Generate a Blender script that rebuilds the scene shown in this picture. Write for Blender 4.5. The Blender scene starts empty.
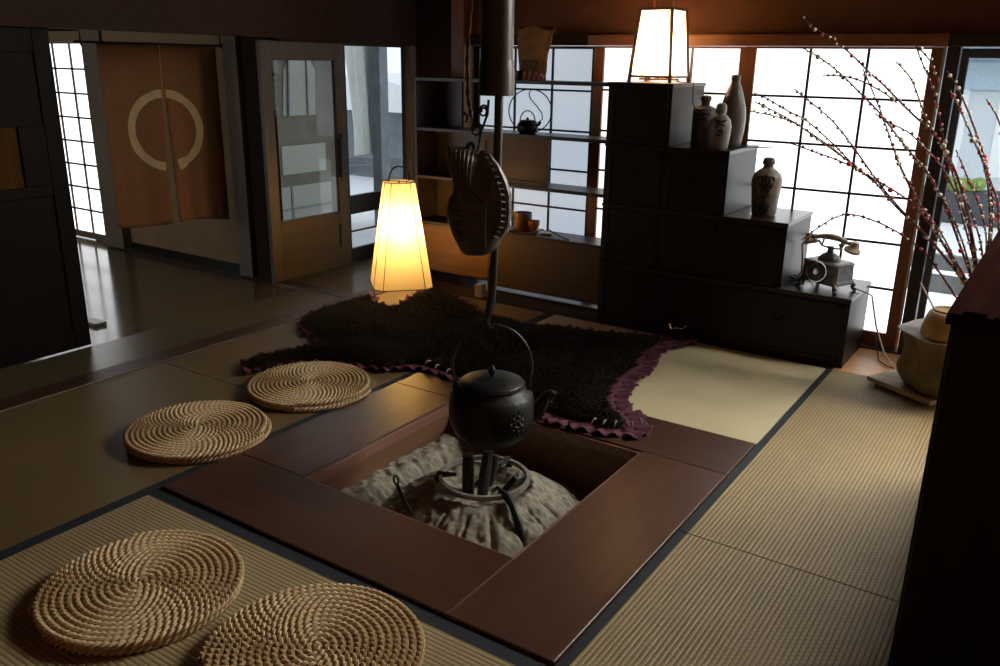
import bpy, bmesh, math, random
from mathutils import Vector, Matrix, noise
random.seed(7)
PI = math.pi
scene = bpy.context.scene
COL = scene.collection

# ------------------------------------------------------------------ helpers
def sin(a): return math.sin(a)
def cos(a): return math.cos(a)

class G:
    """collects geometry, then links it as one mesh object"""
    def __init__(s): s.v = []; s.f = []; s.m = []; s.mi = 0
    def add(s, vs, fs):
        o = len(s.v); s.v += [tuple(v) for v in vs]
        for f in fs: s.f.append([i + o for i in f]); s.m.append(s.mi)
        return s
    def box(s, x0, y0, z0, x1, y1, z1):
        vs = [(x, y, z) for z in (z0, z1) for y in (y0, y1) for x in (x0, x1)]
        return s.add(vs, [(0,2,3,1),(4,5,7,6),(0,1,5,4),(2,6,7,3),(0,4,6,2),(1,3,7,5)])
    def bar(s, a, b, w, h, up=(0,0,1)):
        """box from a to b, section w (sideways) x h (along up)"""
        a = Vector(a); b = Vector(b); d = (b - a).normalized(); u = Vector(up)
        sd = d.cross(u)
        if sd.length < 1e-5: sd = d.cross(Vector((1,0,0)))
        sd.normalize(); u = sd.cross(d).normalized()
        vs = []
        for p in (a, b):
            for i, j in ((-1,-1),(1,-1),(1,1),(-1,1)): vs.append(p + sd*(w/2*i) + u*(h/2*j))
        return s.add(vs, [(0,1,2,3),(7,6,5,4),(0,4,5,1),(1,5,6,2),(2,6,7,3),(3,7,4,0)])
    def tube(s, pts, r, n=8, closed=False, flat=1.0):
        pts = [Vector(p) for p in pts]; m = len(pts)
        rs = r if isinstance(r, (list, tuple)) else [r]*m
        vs = []; up = None
        for i, p in enumerate(pts):
            if closed: t = pts[(i+1) % m] - pts[i-1]
            else: t = pts[min(i+1, m-1)] - pts[max(i-1, 0)]
            t.normalize()
            if up is None:
                up = Vector((0,0,1)) if abs(t.z) < .9 else Vector((1,0,0))
            sd = t.cross(up)
            if sd.length < 1e-4: sd = t.cross(Vector((0,1,0)))
            sd.normalize(); up = sd.cross(t).normalized()
            for k in range(n):
                a = 2*PI*k/n
                vs.append(p + sd*(cos(a)*rs[i]) + up*(sin(a)*rs[i]*flat))
        fs = []
        for i in range(m if closed else m-1):
            j = (i+1) % m
            for k in range(n):
                l = (k+1) % n
                fs.append((i*n+k, i*n+l, j*n+l, j*n+k))
        if not closed:
            fs.append(tuple(range(n-1, -1, -1))); fs.append(tuple((m-1)*n+k for k in range(n)))
        return s.add(vs, fs)
    def lathe(s, prof, c=(0,0,0), n=32, sx=1, sy=1):
        vs = []; fs = []; m = len(prof)
        for r, z in prof:
            for k in range(n):
                a = 2*PI*k/n
                vs.append((c[0]+r*cos(a)*sx, c[1]+r*sin(a)*sy, c[2]+z))
        for i in range(m-1):
            for k in range(n):
                l = (k+1) % n
                fs.append((i*n+k, i*n+l, (i+1)*n+l, (i+1)*n+k))
        fs.append(tuple(range(n-1, -1, -1))); fs.append(tuple((m-1)*n+k for k in range(n)))
        return s.add(vs, fs)
    def ball(s, c, r, n=10, m=6, sz=1.0):
        prof = [(max(1e-4, r*sin(PI*i/m)), -r*cos(PI*i/m)*sz) for i in range(m+1)]
        return s.lathe(prof, c, n)
    def prism_xz(s, poly, y0, y1):
        n = len(poly)
        vs = [(x, y0, z) for x, z in poly] + [(x, y1, z) for x, z in poly]
        fs = [tuple(range(n)), tuple(range(2*n-1, n-1, -1))]
        for i in range(n):
            j = (i+1) % n; fs.append((j, i, i+n, j+n))
        return s.add(vs, fs)
    def prism_xy(s, poly, z0, z1):
        n = len(poly)
        vs = [(x, y, z0) for x, y in poly] + [(x, y, z1) for x, y in poly]
        fs = [tuple(range(n-1, -1, -1)), tuple(range(n, 2*n))]
        for i in range(n):
            j = (i+1) % n; fs.append((i, j, j+n, i+n))
        return s.add(vs, fs)
    def loft(s, rings, cap=True, closed=True):
        n = len(rings[0]); vs = [p for r in rings for p in r]; fs = []
        for i in range(len(rings)-1):
            for k in range(n if closed else n-1):
                l = (k+1) % n
                fs.append((i*n+k, i*n+l, (i+1)*n+l, (i+1)*n+k))
        if cap:
            fs.append(tuple(range(n-1, -1, -1))); o = (len(rings)-1)*n
            fs.append(tuple(o+k for k in range(n)))
        return s.add(vs, fs)
    def xform(s, M):
        s.v = [tuple(M @ Vector(v)) for v in s.v]; return s
    def build(s, name, mat, parent=None, smooth=False, bevel=0, seg=2, fix=True):
        me = bpy.data.meshes.new(name)
        me.from_pydata(s.v, [], s.f)
        for mm in (mat if isinstance(mat, (list, tuple)) else [mat]): me.materials.append(mm)
        for p, mi in zip(me.polygons, s.m): p.material_index = mi
        if fix:
            bm = bmesh.new(); bm.from_mesh(me)
            bmesh.ops.recalc_face_normals(bm, faces=bm.faces); bm.to_mesh(me); bm.free()
        if smooth:
            for p in me.polygons: p.use_smooth = True
            try: me.set_sharp_from_angle(angle=math.radians(smooth if smooth is not True else 40))
            except Exception: pass
        me.update()
        o = bpy.data.objects.new(name, me); COL.objects.link(o)
        if parent is not None: o.parent = parent
        if bevel:
            b = o.modifiers.new('bevel', 'BEVEL'); b.width = bevel; b.segments = seg
            b.limit_method = 'ANGLE'; b.angle_limit = math.radians(40)
        return o

def tag(o, label, cat, group=None, kind=None):
    o['label'] = label; o['category'] = cat
    if group: o['group'] = group
    if kind: o['kind'] = kind
    return o
def thing(name, label, cat, loc=(0,0,0), rz=0, group=None):
    o = bpy.data.objects.new(name, None); COL.objects.link(o)
    o.empty_display_size = .1; o.location = loc; o.rotation_euler = (0, 0, rz)
    return tag(o, label, cat, group)
def struct(o):
    o['kind'] = 'structure'; return o
def sroot(name, loc=(0,0,0)):
    o = bpy.data.objects.new(name, None); COL.objects.link(o); o.location = loc; o['kind'] = 'structure'; return o
def copy_tree(o, parent=None):
    c = o.copy(); COL.objects.link(c)
    if parent is not None: c.parent = parent
    for ch in list(o.children): copy_tree(ch, c)
    return c

# ------------------------------------------------------------------ materials
def nodes(name):
    m = bpy.data.materials.new(name); m.use_nodes = True
    nt = m.node_tree; b = nt.nodes['Principled BSDF']
    return m, nt, b
def setp(b, **k):
    for n, v in k.items():
        if n in b.inputs: b.inputs[n].default_value = v
def rgba(c): return (c[0], c[1], c[2], 1)
def L(nt, a, b): nt.links.new(a, b)
def plain(name, c, rough=.5, metal=0, spec=.5, var=.15, scale=30, bump=0.0):
    m, nt, b = nodes(name)
    setp(b, **{'Roughness': rough, 'Metallic': metal, 'Specular IOR Level': spec})
    tc = nt.nodes.new('ShaderNodeTexCoord'); n = nt.nodes.new('ShaderNodeTexNoise')
    n.inputs['Scale'].default_value = scale; n.inputs['Detail'].default_value = 4
    L(nt, tc.outputs['Object'], n.inputs['Vector'])
    r = nt.nodes.new('ShaderNodeValToRGB')
    r.color_ramp.elements[0].position = .3; r.color_ramp.elements[1].position = .7
    r.color_ramp.elements[0].color = rgba([x*(1-var) for x in c]); r.color_ramp.elements[1].color = rgba([min(1, x*(1+var)) for x in c])
    L(nt, n.outputs['Fac'], r.inputs['Fac']); L(nt, r.outputs['Color'], b.inputs['Base Color'])
    if bump:
        bp = nt.nodes.new('ShaderNodeBump'); bp.inputs['Strength'].default_value = bump; bp.inputs['Distance'].default_value = .01
        L(nt, n.outputs['Fac'], bp.inputs['Height']); L(nt, bp.outputs['Normal'], b.inputs['Normal'])
    return m
def wood(name, c1, c2, axis='x', rough=.4, spec=.5, s=1.0, bump=.05):
    m, nt, b = nodes(name)
    setp(b, **{'Roughness': rough, 'Specular IOR Level': spec})
    tc = nt.nodes.new('ShaderNodeTexCoord'); mp = nt.nodes.new('ShaderNodeMapping')
    sc = {'x': (2, 34, 34), 'y': (34, 2, 34), 'z': (34, 34, 2)}[axis]
    mp.inputs['Scale'].default_value = [k*s for k in sc]
    n = nt.nodes.new('ShaderNodeTexNoise'); n.inputs['Scale'].default_value = 1.0; n.inputs['Detail'].default_value = 6; n.inputs['Distortion'].default_value = .6
    n2 = nt.nodes.new('ShaderNodeTexNoise'); n2.inputs['Scale'].default_value = 2.2; n2.inputs['Detail'].default_value = 2
    L(nt, tc.outputs['Object'], mp.inputs['Vector']); L(nt, mp.outputs['Vector'], n.inputs['Vector']); L(nt, tc.outputs['Object'], n2.inputs['Vector'])
    mx = nt.nodes.new('ShaderNodeMath'); mx.operation = 'MULTIPLY_ADD'; mx.inputs[1].default_value = .7
    md = nt.nodes.new('ShaderNodeMath'); md.operation = 'MULTIPLY'; md.inputs[1].default_value = .3
    L(nt, n2.outputs['Fac'], md.inputs[0]); L(nt, n.outputs['Fac'], mx.inputs[0]); L(nt, md.outputs[0], mx.inputs[2])
    r = nt.nodes.new('ShaderNodeValToRGB')
    r.color_ramp.elements[0].position = .33; r.color_ramp.elements[1].position = .68
    r.color_ramp.elements[0].color = rgba(c1); r.color_ramp.elements[1].color = rgba(c2)
    L(nt, mx.outputs[0], r.inputs['Fac']); L(nt, r.outputs['Color'], b.inputs['Base Color'])
    if bump:
        bp = nt.nodes.new('ShaderNodeBump'); bp.inputs['Strength'].default_value = bump; bp.inputs['Distance'].default_value = .004
        L(nt, n.outputs['Fac'], bp.inputs['Height']); L(nt, bp.outputs['Normal'], b.inputs['Normal'])
    return m
def math_node(nt, op, a, b=None, c=None):
    n = nt.nodes.new('ShaderNodeMath'); n.operation = op
    for i, x in enumerate((a, b, c)):
        if x is None: continue
        if isinstance(x, (int, float)): n.inputs[i].default_value = x
        else: L(nt, x, n.inputs[i])
    return n.outputs[0]
def tatami(name, run, c, period=.0165, rough=.5, depth=.0030, spec=.5, gap=.40):
    """woven rush: ridges that run along `run`"""
    m, nt, b = nodes(name)
    setp(b, **{'Roughness': rough, 'Specular IOR Level': spec})
    tc = nt.nodes.new('ShaderNodeTexCoord'); sp = nt.nodes.new('ShaderNodeSeparateXYZ')
    L(nt, tc.outputs['Object'], sp.inputs[0])
    u, v = (sp.outputs['Y'], sp.outputs['X']) if run == 'x' else (sp.outputs['X'], sp.outputs['Y'])
    ridge = math_node(nt, 'ABSOLUTE', math_node(nt, 'SINE', math_node(nt, 'MULTIPLY', u, PI/period)))
    par = math_node(nt, 'MULTIPLY', math_node(nt, 'FLOOR', math_node(nt, 'MULTIPLY', u, 1/period)), PI)
    weft = math_node(nt, 'SINE', math_node(nt, 'ADD', math_node(nt, 'MULTIPLY', v, 2*PI/.022), par))
    h = math_node(nt, 'ADD', math_node(nt, 'POWER', ridge, .6), math_node(nt, 'MULTIPLY', weft, .14))
    n = nt.nodes.new('ShaderNodeTexNoise'); n.inputs['Scale'].default_value = 3.0; n.inputs['Detail'].default_value = 5
    n3 = nt.nodes.new('ShaderNodeTexNoise'); n3.inputs['Scale'].default_value = 160; n3.inputs['Detail'].default_value = 2
    L(nt, tc.outputs['Object'], n.inputs['Vector']); L(nt, tc.outputs['Object'], n3.inputs['Vector'])
    r = nt.nodes.new('ShaderNodeValToRGB')
    r.color_ramp.elements[0].position = .3; r.color_ramp.elements[1].position = .72
    r.color_ramp.elements[0].color = rgba([x*.82 for x in c]); r.color_ramp.elements[1].color = rgba([x*1.15 for x in c])
    fac = math_node(nt, 'ADD', math_node(nt, 'MULTIPLY', n.outputs['Fac'], .6), math_node(nt, 'MULTIPLY', n3.outputs['Fac'], .4))
    L(nt, fac, r.inputs['Fac'])
    mix = nt.nodes.new('ShaderNodeMix'); mix.data_type = 'RGBA'; mix.blend_type = 'MULTIPLY'
    mix.inputs['Factor'].default_value = 1
    g = nt.nodes.new('ShaderNodeValToRGB'); g.color_ramp.elements[0].position = .0; g.color_ramp.elements[1].position = .55
    g.color_ramp.elements[0].color = (gap*.9, gap*.85, gap*.7, 1); g.color_ramp.elements[1].color = (1, 1, 1, 1)  # weave gaps; colour darkened to stand in for missing shade between ridges
    L(nt, ridge, g.inputs['Fac']); L(nt, r.outputs['Color'], mix.inputs['A']); L(nt, g.outputs['Color'], mix.inputs['B'])
    L(nt, mix.outputs['Result'], b.inputs['Base Color'])
    bp = nt.nodes.new('ShaderNodeBump'); bp.inputs['Strength'].default_value = .8; bp.inputs['Distance'].default_value = depth
    L(nt, h, bp.inputs['Height']); L(nt, bp.outputs['Normal'], b.inputs['Normal'])
    return m
def emit(name, c, s, base=.8):
    m, nt, b = nodes(name)
    setp(b, **{'Base Color': (base, base, base, 1), 'Roughness': .9, 'Emission Color': rgba(c), 'Emission Strength': s, 'Specular IOR Level': .1})
    return m
def glass(name, refl=.035, tint=(.95, .97, .98)):
    m = bpy.data.materials.new(name); m.use_nodes = True; nt = m.node_tree; nt.nodes.clear()
    o = nt.nodes.new('ShaderNodeOutputMaterial'); mx = nt.nodes.new('ShaderNodeMixShader')
    t = nt.nodes.new('ShaderNodeBsdfTransparent'); t.inputs[0].default_value = rgba(tint)
    g = nt.nodes.new('ShaderNodeBsdfGlossy'); g.inputs['Roughness'].default_value = .03
    f = nt.nodes.new('ShaderNodeLayerWeight'); f.inputs['Blend'].default_value = .5
    fac = math_node(nt, 'MULTIPLY_ADD', math_node(nt, 'POWER', f.outputs['Facing'], 4.0), .5, refl)
    L(nt, fac, mx.inputs[0]); L(nt, t.outputs[0], mx.inputs[1]); L(nt, g.outputs[0], mx.inputs[2]); L(nt, mx.outputs[0], o.inputs[0])
    return m
def shade_mat(name, c, fwd=.35):
    """thin lamp paper: diffuse transmission with a soft forward lobe"""
    m = bpy.data.materials.new(name); m.use_nodes = True; nt = m.node_tree; nt.nodes.clear()
    o = nt.nodes.new('ShaderNodeOutputMaterial')
    t = nt.nodes.new('ShaderNodeBsdfTranslucent'); t.inputs[0].default_value = rgba(c)
    d = nt.nodes.new('ShaderNodeBsdfDiffuse'); d.inputs[0].default_value = rgba(c)
    rf = nt.nodes.new('ShaderNodeBsdfRefraction'); rf.inputs['Color'].default_value = rgba(c); rf.inputs['Roughness'].default_value = 1.0; rf.inputs['IOR'].default_value = 1.10
    m1 = nt.nodes.new('ShaderNodeMixShader'); m1.inputs[0].default_value = .3
    m2 = nt.nodes.new('ShaderNodeMixShader'); m2.inputs[0].default_value = fwd
    L(nt, t.outputs[0], m1.inputs[1]); L(nt, d.outputs[0], m1.inputs[2]); L(nt, m1.outputs[0], m2.inputs[1]); L(nt, rf.outputs[0], m2.inputs[2]); L(nt, m2.outputs[0], o.inputs[0])
    return m

M = {}
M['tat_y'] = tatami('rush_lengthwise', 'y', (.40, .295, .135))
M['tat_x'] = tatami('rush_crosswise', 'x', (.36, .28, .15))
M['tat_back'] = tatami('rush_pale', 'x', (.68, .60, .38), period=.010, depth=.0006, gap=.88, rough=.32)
M['tat_dark'] = tatami('rush_dark', 'y', (.17, .115, .05), period=.010, depth=.0008, gap=.8)  # darker rush for the mats on the left
M['hem'] = plain('dark_blue_hem', (.012, .017, .024), .75, var=.2, scale=200)
M['frame'] = wood('hearth_wood', (.056, .024, .014), (.098, .043, .026), 'y', .33, s=.6)
M['frame_x'] = wood('hearth_wood_x', (.046, .020, .012), (.078, .034, .020), 'x', .33, s=.6)
M['lip'] = wood('lip_wood_sheen', (.17, .080, .060), (.25, .125, .09), 'y', .4)
M['inner'] = wood('hearth_inner_wood', (.12, .056, .027), (.20, .10, .048), 'y', .6)
M['dark'] = wood('dark_lacquer', (.010, .007, .006), (.022, .014, .010), 'z', .32)
M['dark_x'] = wood('dark_lacquer_x', (.011, .008, .006), (.024, .015, .010), 'x', .28)
M['black'] = wood('black_wood', (.006, .005, .004), (.012, .009, .007), 'z', .42, .3)
M['ebon'] = wood('ebony_door', (.004, .0032, .0025), (.008, .006, .005), 'z', .6, .06)
M['amber_glow'] = wood('painted_glow', (.035, .016, .004), (.065, .028, .007), 'z', .7, .05)
M['dpanel'] = wood('dark_cedar_panel', (.040, .020, .009), (.066, .034, .015), 'x', .5)
M['matte'] = wood('dull_dark_board', (.020, .011, .007), (.035, .019, .011), 'x', .75, .1)
M['shelf'] = wood('shelf_wood', (.020, .013, .009), (.038, .022, .014), 'x', .38)
M['panel'] = wood('cedar_panel', (.10, .050, .016), (.16, .082, .027), 'x', .5)
M['wallw'] = wood('brown_wall', (.016, .007, .004), (.026, .011, .006), 'x', .8, .2, .5)
M['wall'] = plain('earth_wall', (.15, .062, .028), .9, var=.12, scale=12)
M['tanwall'] = plain('tan_paper', (.20, .13, .062), .9, var=.08, scale=4)
M['orange'] = wood('orange_cedar', (.20, .075, .025), (.34, .14, .05), 'z', .5)
M['orange_x'] = wood('orange_cedar_x', (.20, .075, .025), (.34, .14, .05), 'x', .45)
M['floorw'] = wood('floor_board', (.66, .31, .10), (.82, .42, .16), 'x', .35, s=.5)
M['hall'] = wood('hall_board', (.10, .072, .040), (.135, .098, .056), 'x', .13, s=.5, bump=.05)
M['band'] = wood('band_board', (.085, .070, .040), (.12, .10, .058), 'y', .30, s=.5)
M['sill'] = wood('sill_wood', (.045, .020, .012), (.075, .034, .018), 'y', .45)
M['greyw'] = wood('grey_post', (.10, .075, .05), (.15, .115, .08), 'z', .6)
M['doorw'] = wood('door_wood', (.058, .050, .046), (.085, .073, .066), 'z', .5)
M['iron'] = plain('black_iron', (.020, .021, .022), .45, .6, var=.3, scale=60, bump=.15)
M['ironl'] = plain('worn_iron', (.055, .055, .055), .4, .8, var=.3, scale=60)
M['alu'] = plain('blue_grey_metal', (.07, .10, .13), .4, .3)
M['ironw'] = plain('pale_worn_iron', (.34, .33, .30), .45, .5, var=.3, scale=60)  # paler worn iron of the trivet ring
M['lat'] = plain('lattice_wood', (.020, .011, .008), .6)
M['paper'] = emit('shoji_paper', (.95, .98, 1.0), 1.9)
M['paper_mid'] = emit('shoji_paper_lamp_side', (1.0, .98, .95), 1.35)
M['paper_shaded'] = emit('shoji_paper_shaded', (.70, .82, .95), .62, .7)  # outdoor shade on this leaf is put into a dimmer, bluer glow
M['paper_off'] = emit('added_window_paper', (1.0, .98, .94), 3.0)
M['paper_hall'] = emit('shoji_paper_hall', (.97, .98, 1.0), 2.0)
M['paper_high'] = emit('added_high_paper', (1.0, .96, .87), 38.0)
M['glass'] = glass('window_glass')
M['rush'] = plain('straw_rope', (.50, .365, .195), .7, var=.25, scale=90)
M['cloth'] = plain('noren_linen', (.185, .092, .040), .9, var=.12, scale=60, bump=.1)
M['cream'] = plain('cream_paint', (.50, .40, .24), .9, var=.12, scale=25)
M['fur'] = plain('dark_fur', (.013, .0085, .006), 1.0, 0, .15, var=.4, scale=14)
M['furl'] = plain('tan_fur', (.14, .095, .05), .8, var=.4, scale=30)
M['felt'] = plain('plum_felt', (.095, .022, .038), .9, var=.25, scale=40)
M['claw'] = plain('horn_claw', (.26, .23, .18), .35)
M['ash'] = plain('grey_ash', (.27, .245, .19), .95, var=.3, scale=26, bump=.6)
M['coal'] = plain('charcoal', (.012, .012, .012), .6, var=.4, scale=50, bump=.5)
M['bamboo'] = plain('smoked_bamboo', (.022, .017, .013), .35, var=.3, scale=8)
M['carve'] = plain('carved_wood', (.070, .060, .050), .45, var=.35, scale=22, bump=.3)
M['shade'] = shade_mat('lamp_paper', (.95, .76, .40), .14)
M['shade2'] = shade_mat('lamp_paper_white', (.96, .88, .74))
M['bulb'] = emit('warm_bulb', (1.0, .68, .31), 78)
M['bulb2'] = emit('warm_bulb_bright', (1.0, .62, .30), 1100)
M['lampw'] = wood('lamp_frame', (.05, .02, .01), (.09, .035, .018), 'z', .4)
M['cer'] = plain('stoneware', (.22, .20, .16), .35, var=.25, scale=14)
M['cerd'] = plain('dark_stoneware', (.10, .085, .07), .4, var=.4, scale=16)
M['cerg'] = plain('grey_glaze', (.12, .112, .092), .3, var=.35, scale=9)
M['ink'] = plain('black_ink', (.010, .009, .010), .5)
M['mug'] = plain('brown_glaze', (.16, .085, .035), .35, var=.3)
M['orangec'] = plain('orange_glaze', (.50, .16, .04), .35)
M['white'] = plain('white_glaze', (.7, .7, .68), .4, var=.05)
M['ivory'] = plain('ivory', (.55, .48, .36), .35, var=.1)
M['pewter'] = plain('pewter', (.17, .17, .165), .40, .6, var=.35, scale=40)
M['chrome'] = plain('silver_metal', (.5, .5, .5), .25, 1, var=.1)
M['wire'] = plain('white_cable', (.72, .68, .62), .5, var=.03)
M['pot'] = plain('rough_brown_stoneware', (.13, .095, .055), .7, var=.35, scale=12, bump=.5)
M['lid'] = plain('grey_lid', (.34, .33, .30), .6, var=.2, scale=25)
M['bowl'] = plain('ochre_bowl', (.42, .27, .12), .55, var=.18, scale=18)
M['plank'] = wood('pale_plank', (.42, .32, .20), (.58, .46, .31), 'x', .6)
M['twig'] = plain('willow_twig', (.07, .028, .022), .6, var=.3)
M['red'] = plain('red_bead', (.56, .11, .13), .6, var=.15)
M['pink'] = plain('white_bead', (.78, .70, .58), .6, var=.1)
M['cabtop'] = wood('cabinet_top', (.014, .0055, .0045), (.025, .010, .008), 'y', .7, .0)
M['pouch'] = plain('tan_canvas', (.34, .20, .085), .85, var=.3, scale=14)
M['pinkc'] = plain('pink_clay', (.45, .20, .16), .6)
M['tray'] = plain('red_lacquer', (.10, .012, .008), .25)
M['snow'] = plain('snow', (.82, .85, .88), .9, var=.04, scale=3)
M['ext_grey'] = plain('outdoor_grey', (.17, .19, .21), .8, var=.2, scale=6)
M['ext_wall'] = plain('drab_render', (.13, .115, .085), .8, var=.15, scale=5)
M['ext_lblue'] = plain('outdoor_light_blue', (.36, .47, .55), .7, var=.06)
M['dullpane'] = plain('dull_pane', (.30, .305, .26), .8, var=.08)
M['ext_dark'] = plain('outdoor_dark', (.05, .055, .065), .8, var=.2)
M['ext_pale'] = plain('outdoor_pale', (.60, .66, .70), .8, var=.06)
M['ext_blue'] = plain('outdoor_eave', (.16, .21, .29), .7, var=.1)
M['ext_green'] = plain('outdoor_green', (.20, .30, .08), .8, var=.3)
M['ext_wood'] = wood('deck_wood', (.30, .22, .14), (.42, .32, .2), 'x', .7)
M['drape'] = plain('white_drape', (.62, .66, .64), .9, var=.06)

# ------------------------------------------------------------------ the room
ZK = 1.755           # underside of the lintels
YB = 5.41            # plane of the sliding paper windows
H0 = (-2.805, 1.782, -.984, 3.587)          # hearth frame
I0 = (-2.41, 2.165, -1.37, 3.21)            # hearth opening

g = G()
g.mi = 0             # sub floor under the mats
g.box(-4.10, -1.6, -.12, H0[0], 4.86, -.05); g.box(H0[2], -1.6, -.12, 3.2, 4.86, -.05)
g.box(H0[0], -1.6, -.12, H0[2], H0[1], -.05); g.box(H0[0], H0[3], -.12, H0[2], 4.86, -.05)
g.mi = 1; g.box(-.95, 4.86, -.12, 3.2, 5.62, 0)
g.mi = 4; g.box(-4.10, 5.10, -.12, -.95, 5.62, 0)
g.mi = 5; g.box(-4.10, 4.86, -.12, -.95, 5.10, 0)
g.mi = 2; g.box(-4.67, -1.6, -.12, -4.25, 6.1, 0); g.box(-4.25, 4.40, -.12, -4.10, 6.1, 0); g.box(-4.98, 4.42, -.12, -4.67, 6.1, 0)
g.mi = 3; g.box(-9.2, -1.6, -.12, -4.67, 4.42, -.012)
struct(g.build('floor', [M['sill'], M['floorw'], M['band'], M['hall'], M['dark_x'], M['matte']]))
struct(G().box(-9.3, -1.7, 4.9, 3.3, 6.2, 5.0).build('ceiling', M['wallw']))
struct(G().box(-4.25, -1.6, -.12, -4.10, 6.0, .006).build('trim_1', M['sill'], bevel=.003))
struct(G().box(-4.98, 4.30, -.11, -4.25, 4.42, .006).build('trim_2', M['sill'], bevel=.003))

# walls
struct(G().box(-4.02, 5.46, 1.83, -.26, 5.62, 4.9).box(-.26, 5.46, 1.83, 2.16, 5.62, 2.04).box(-.26, 5.46, 3.56, 2.16, 5.62, 4.9).box(2.16, 5.46, 1.83, 3.3, 5.62, 4.9).box(-4.12, 5.46, 0, -3.95, 5.62, 1.83).build('wall_back', M['wall']))
struct(G().box(-4.98, 6.0, 0, -4.0, 6.12, 4.9).build('wall_recess', M['wallw']))
struct(G().box(-4.78, -1.7, ZK+.03, -4.66, 4.35, 4.9).build('wall_left', M['wallw']))
struct(G().box(-4.78, -1.7, 0, -4.66, .72, ZK+.03).build('wall_front_left', M['dark']))
struct(G().box(-9.3, 4.40, ZK+.06, -4.95, 4.50, 4.9).box(-5.22, 4.34, 0, -5.0, 4.46, 4.9).build('wall_hall', M['wallw']))
struct(G().box(-5.02, 4.42, ZK+.012, -4.90, 6.1, 4.9).box(-5.02, 5.985, 0, -4.90, 6.1, 4.9).build('wall_entry', M['wallw']))
struct(G().box(-9.3, -1.7, -.1, -9.2, 4.5, 4.9).build('wall_far_left', M['wallw']))
struct(G().box(-9.3, 1.1, -.1, -4.78, 1.2, 4.9).build('wall_hall_front', M['wallw']))
struct(G().box(-4.78, -1.7, -.12, 3.3, -1.6, 4.9).build('wall_front', M['wall']))
struct(G().box(3.2, -1.7, -.12, 3.3, 5.62, 4.9).build('wall_right', M['wall']))
# lintel over the paper windows, posts
struct(G().box(-2.90, 5.36, ZK+.008, -.70, 5.50, 1.83).build('trim_3', M['orange_x'], bevel=.004))
struct(G().box(-.70, 5.365, ZK+.008, 3.2, 5.50, 1.83).build('trim_13', M['dark_x'], bevel=.004))
struct(G().box(-3.95, 5.40, ZK+.008, -2.90, 5.50, 1.84).build('trim_12', M['wallw']))
struct(G().box(-4.06, 5.36, 0, -3.94, 5.47, 4.9).build('trim_4', M['orange'], bevel=.006))
struct(G().box(-.700, 5.378, 0, -.635, 5.50, 1.762).build('trim_5', M['dark'], bevel=.005))
struct(G().box(-.716, 5.375, .02, -.704, 5.39, 1.80).build('trim_6', M['ivory'], bevel=.002))
struct(G().box(-5.36, 4.30, 0, -5.21, 4.44, 4.9).build('trim_7', M['greyw'], bevel=.006))
struct(G().box(-7.20, 4.31, 0, -6.93, 4.44, 4.9).build('trim_8', M['greyw'], bevel=.006))
struct(G().box(-9.2, 4.345, ZK, -5.36, 4.41, ZK+.09).build('trim_9', M['tanwall'], bevel=.003))
struct(G().box(-3.95, 5.37, -.02, -.60, 5.47, .012).build('trim_10', M['sill']))

def shoji(name, x0, x1, y, z0, z1, cols, rows, stile, top, bot, mframe, mpaper, th=.032, lat=.0135):
    r = sroot(name)
    f = G()
    f.box(x0, y, z0, x0+stile, y+th, z1); f.box(x1-stile, y, z0, x1, y+th, z1)
    f.box(x0+stile, y, z1-top, x1-stile, y+th, z1); f.box(x0+stile, y, z0, x1-stile, y+th, z0+bot)
    f.build('window_frame', mframe, r, bevel=.003)
    px0, px1, pz0, pz1 = x0+stile, x1-stile, z0+bot, z1-top
    b = G()
    for i in range(1, cols):
        x = px0+(px1-px0)*i/cols; b.box(x-lat/2, y+.004, pz0, x+lat/2, y+.018, pz1)
    for i in range(1, rows):
        z = pz0+(pz1-pz0)*i/rows; b.box(px0, y+.003, z-lat/2, px1, y+.017, z+lat/2)
    b.build('lattice', M['lat'], r)
    G().box(px0, y+.019, pz0, px1, y+.022, pz1).build('paper', mpaper, r)
    return r
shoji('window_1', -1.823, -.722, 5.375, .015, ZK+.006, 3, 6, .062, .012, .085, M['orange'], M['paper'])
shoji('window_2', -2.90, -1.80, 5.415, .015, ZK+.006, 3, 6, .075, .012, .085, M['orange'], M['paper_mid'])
shoji('window_3', -3.94, -2.88, 5.445, .015, ZK+.006, 3, 6, .05, .02, .035, M['dark'], M['paper_shaded'])
shoji('window_4', -8.95, -7.23, 4.40, 0, ZK+.006, 6, 8, .05, .02, .06, M['greyw'], M['paper_hall'], lat=.016)
shoji('added_window_9', -8.6, -5.6, 1.21, .4, ZK, 8, 6, .05, .03, .06, M['greyw'], M['paper_hall'])  # unseen window added to brighten the hall

for n_ in ('window_1', 'window_2', 'window_3'): bpy.data.objects[n_].location.y = .045

def glass_door_x(name, x0, x1, y, z0, z1):
    r = sroot(name); f = G(); s = .04
    f.box(x0, y, z0, x0+s, y+.035, z1); f.box(x1-s, y, z0, x1, y+.035, z1)
    f.box(x0+s, y, z1-.05, x1-s, y+.035, z1); f.box(x0+s, y, z0, x1-s, y+.035, z0+.22)
    f.build('window_frame', M['alu'], r, bevel=.008, seg=3)
    G().box(x0+s, y+.014, z0+.22, x1-s, y+.019, z1-.05).build('window_pane', M['glass'], r)
    G().tube([(x0+.03, y-.005, .78), (x0+.03, y-.02, .80), (x0+.03, y-.02, .92), (x0+.03, y-.005, .94)], .007).build('handle', M['iron'], r)
    return r
glass_door_x('window_5', -.63, .42, 5.40, .02, ZK)
# glowing paper windows added out of view past the black cabinet for light
shoji('added_window_6', .42, 1.80, 5.40, .015, ZK, 4, 6, .05, .02, .085, M['orange'], M['paper_off'])
shoji('added_window_7', 1.80, 3.18, 5.40, .015, ZK, 4, 6, .05, .02, .085, M['orange'], M['paper_off'])
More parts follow.
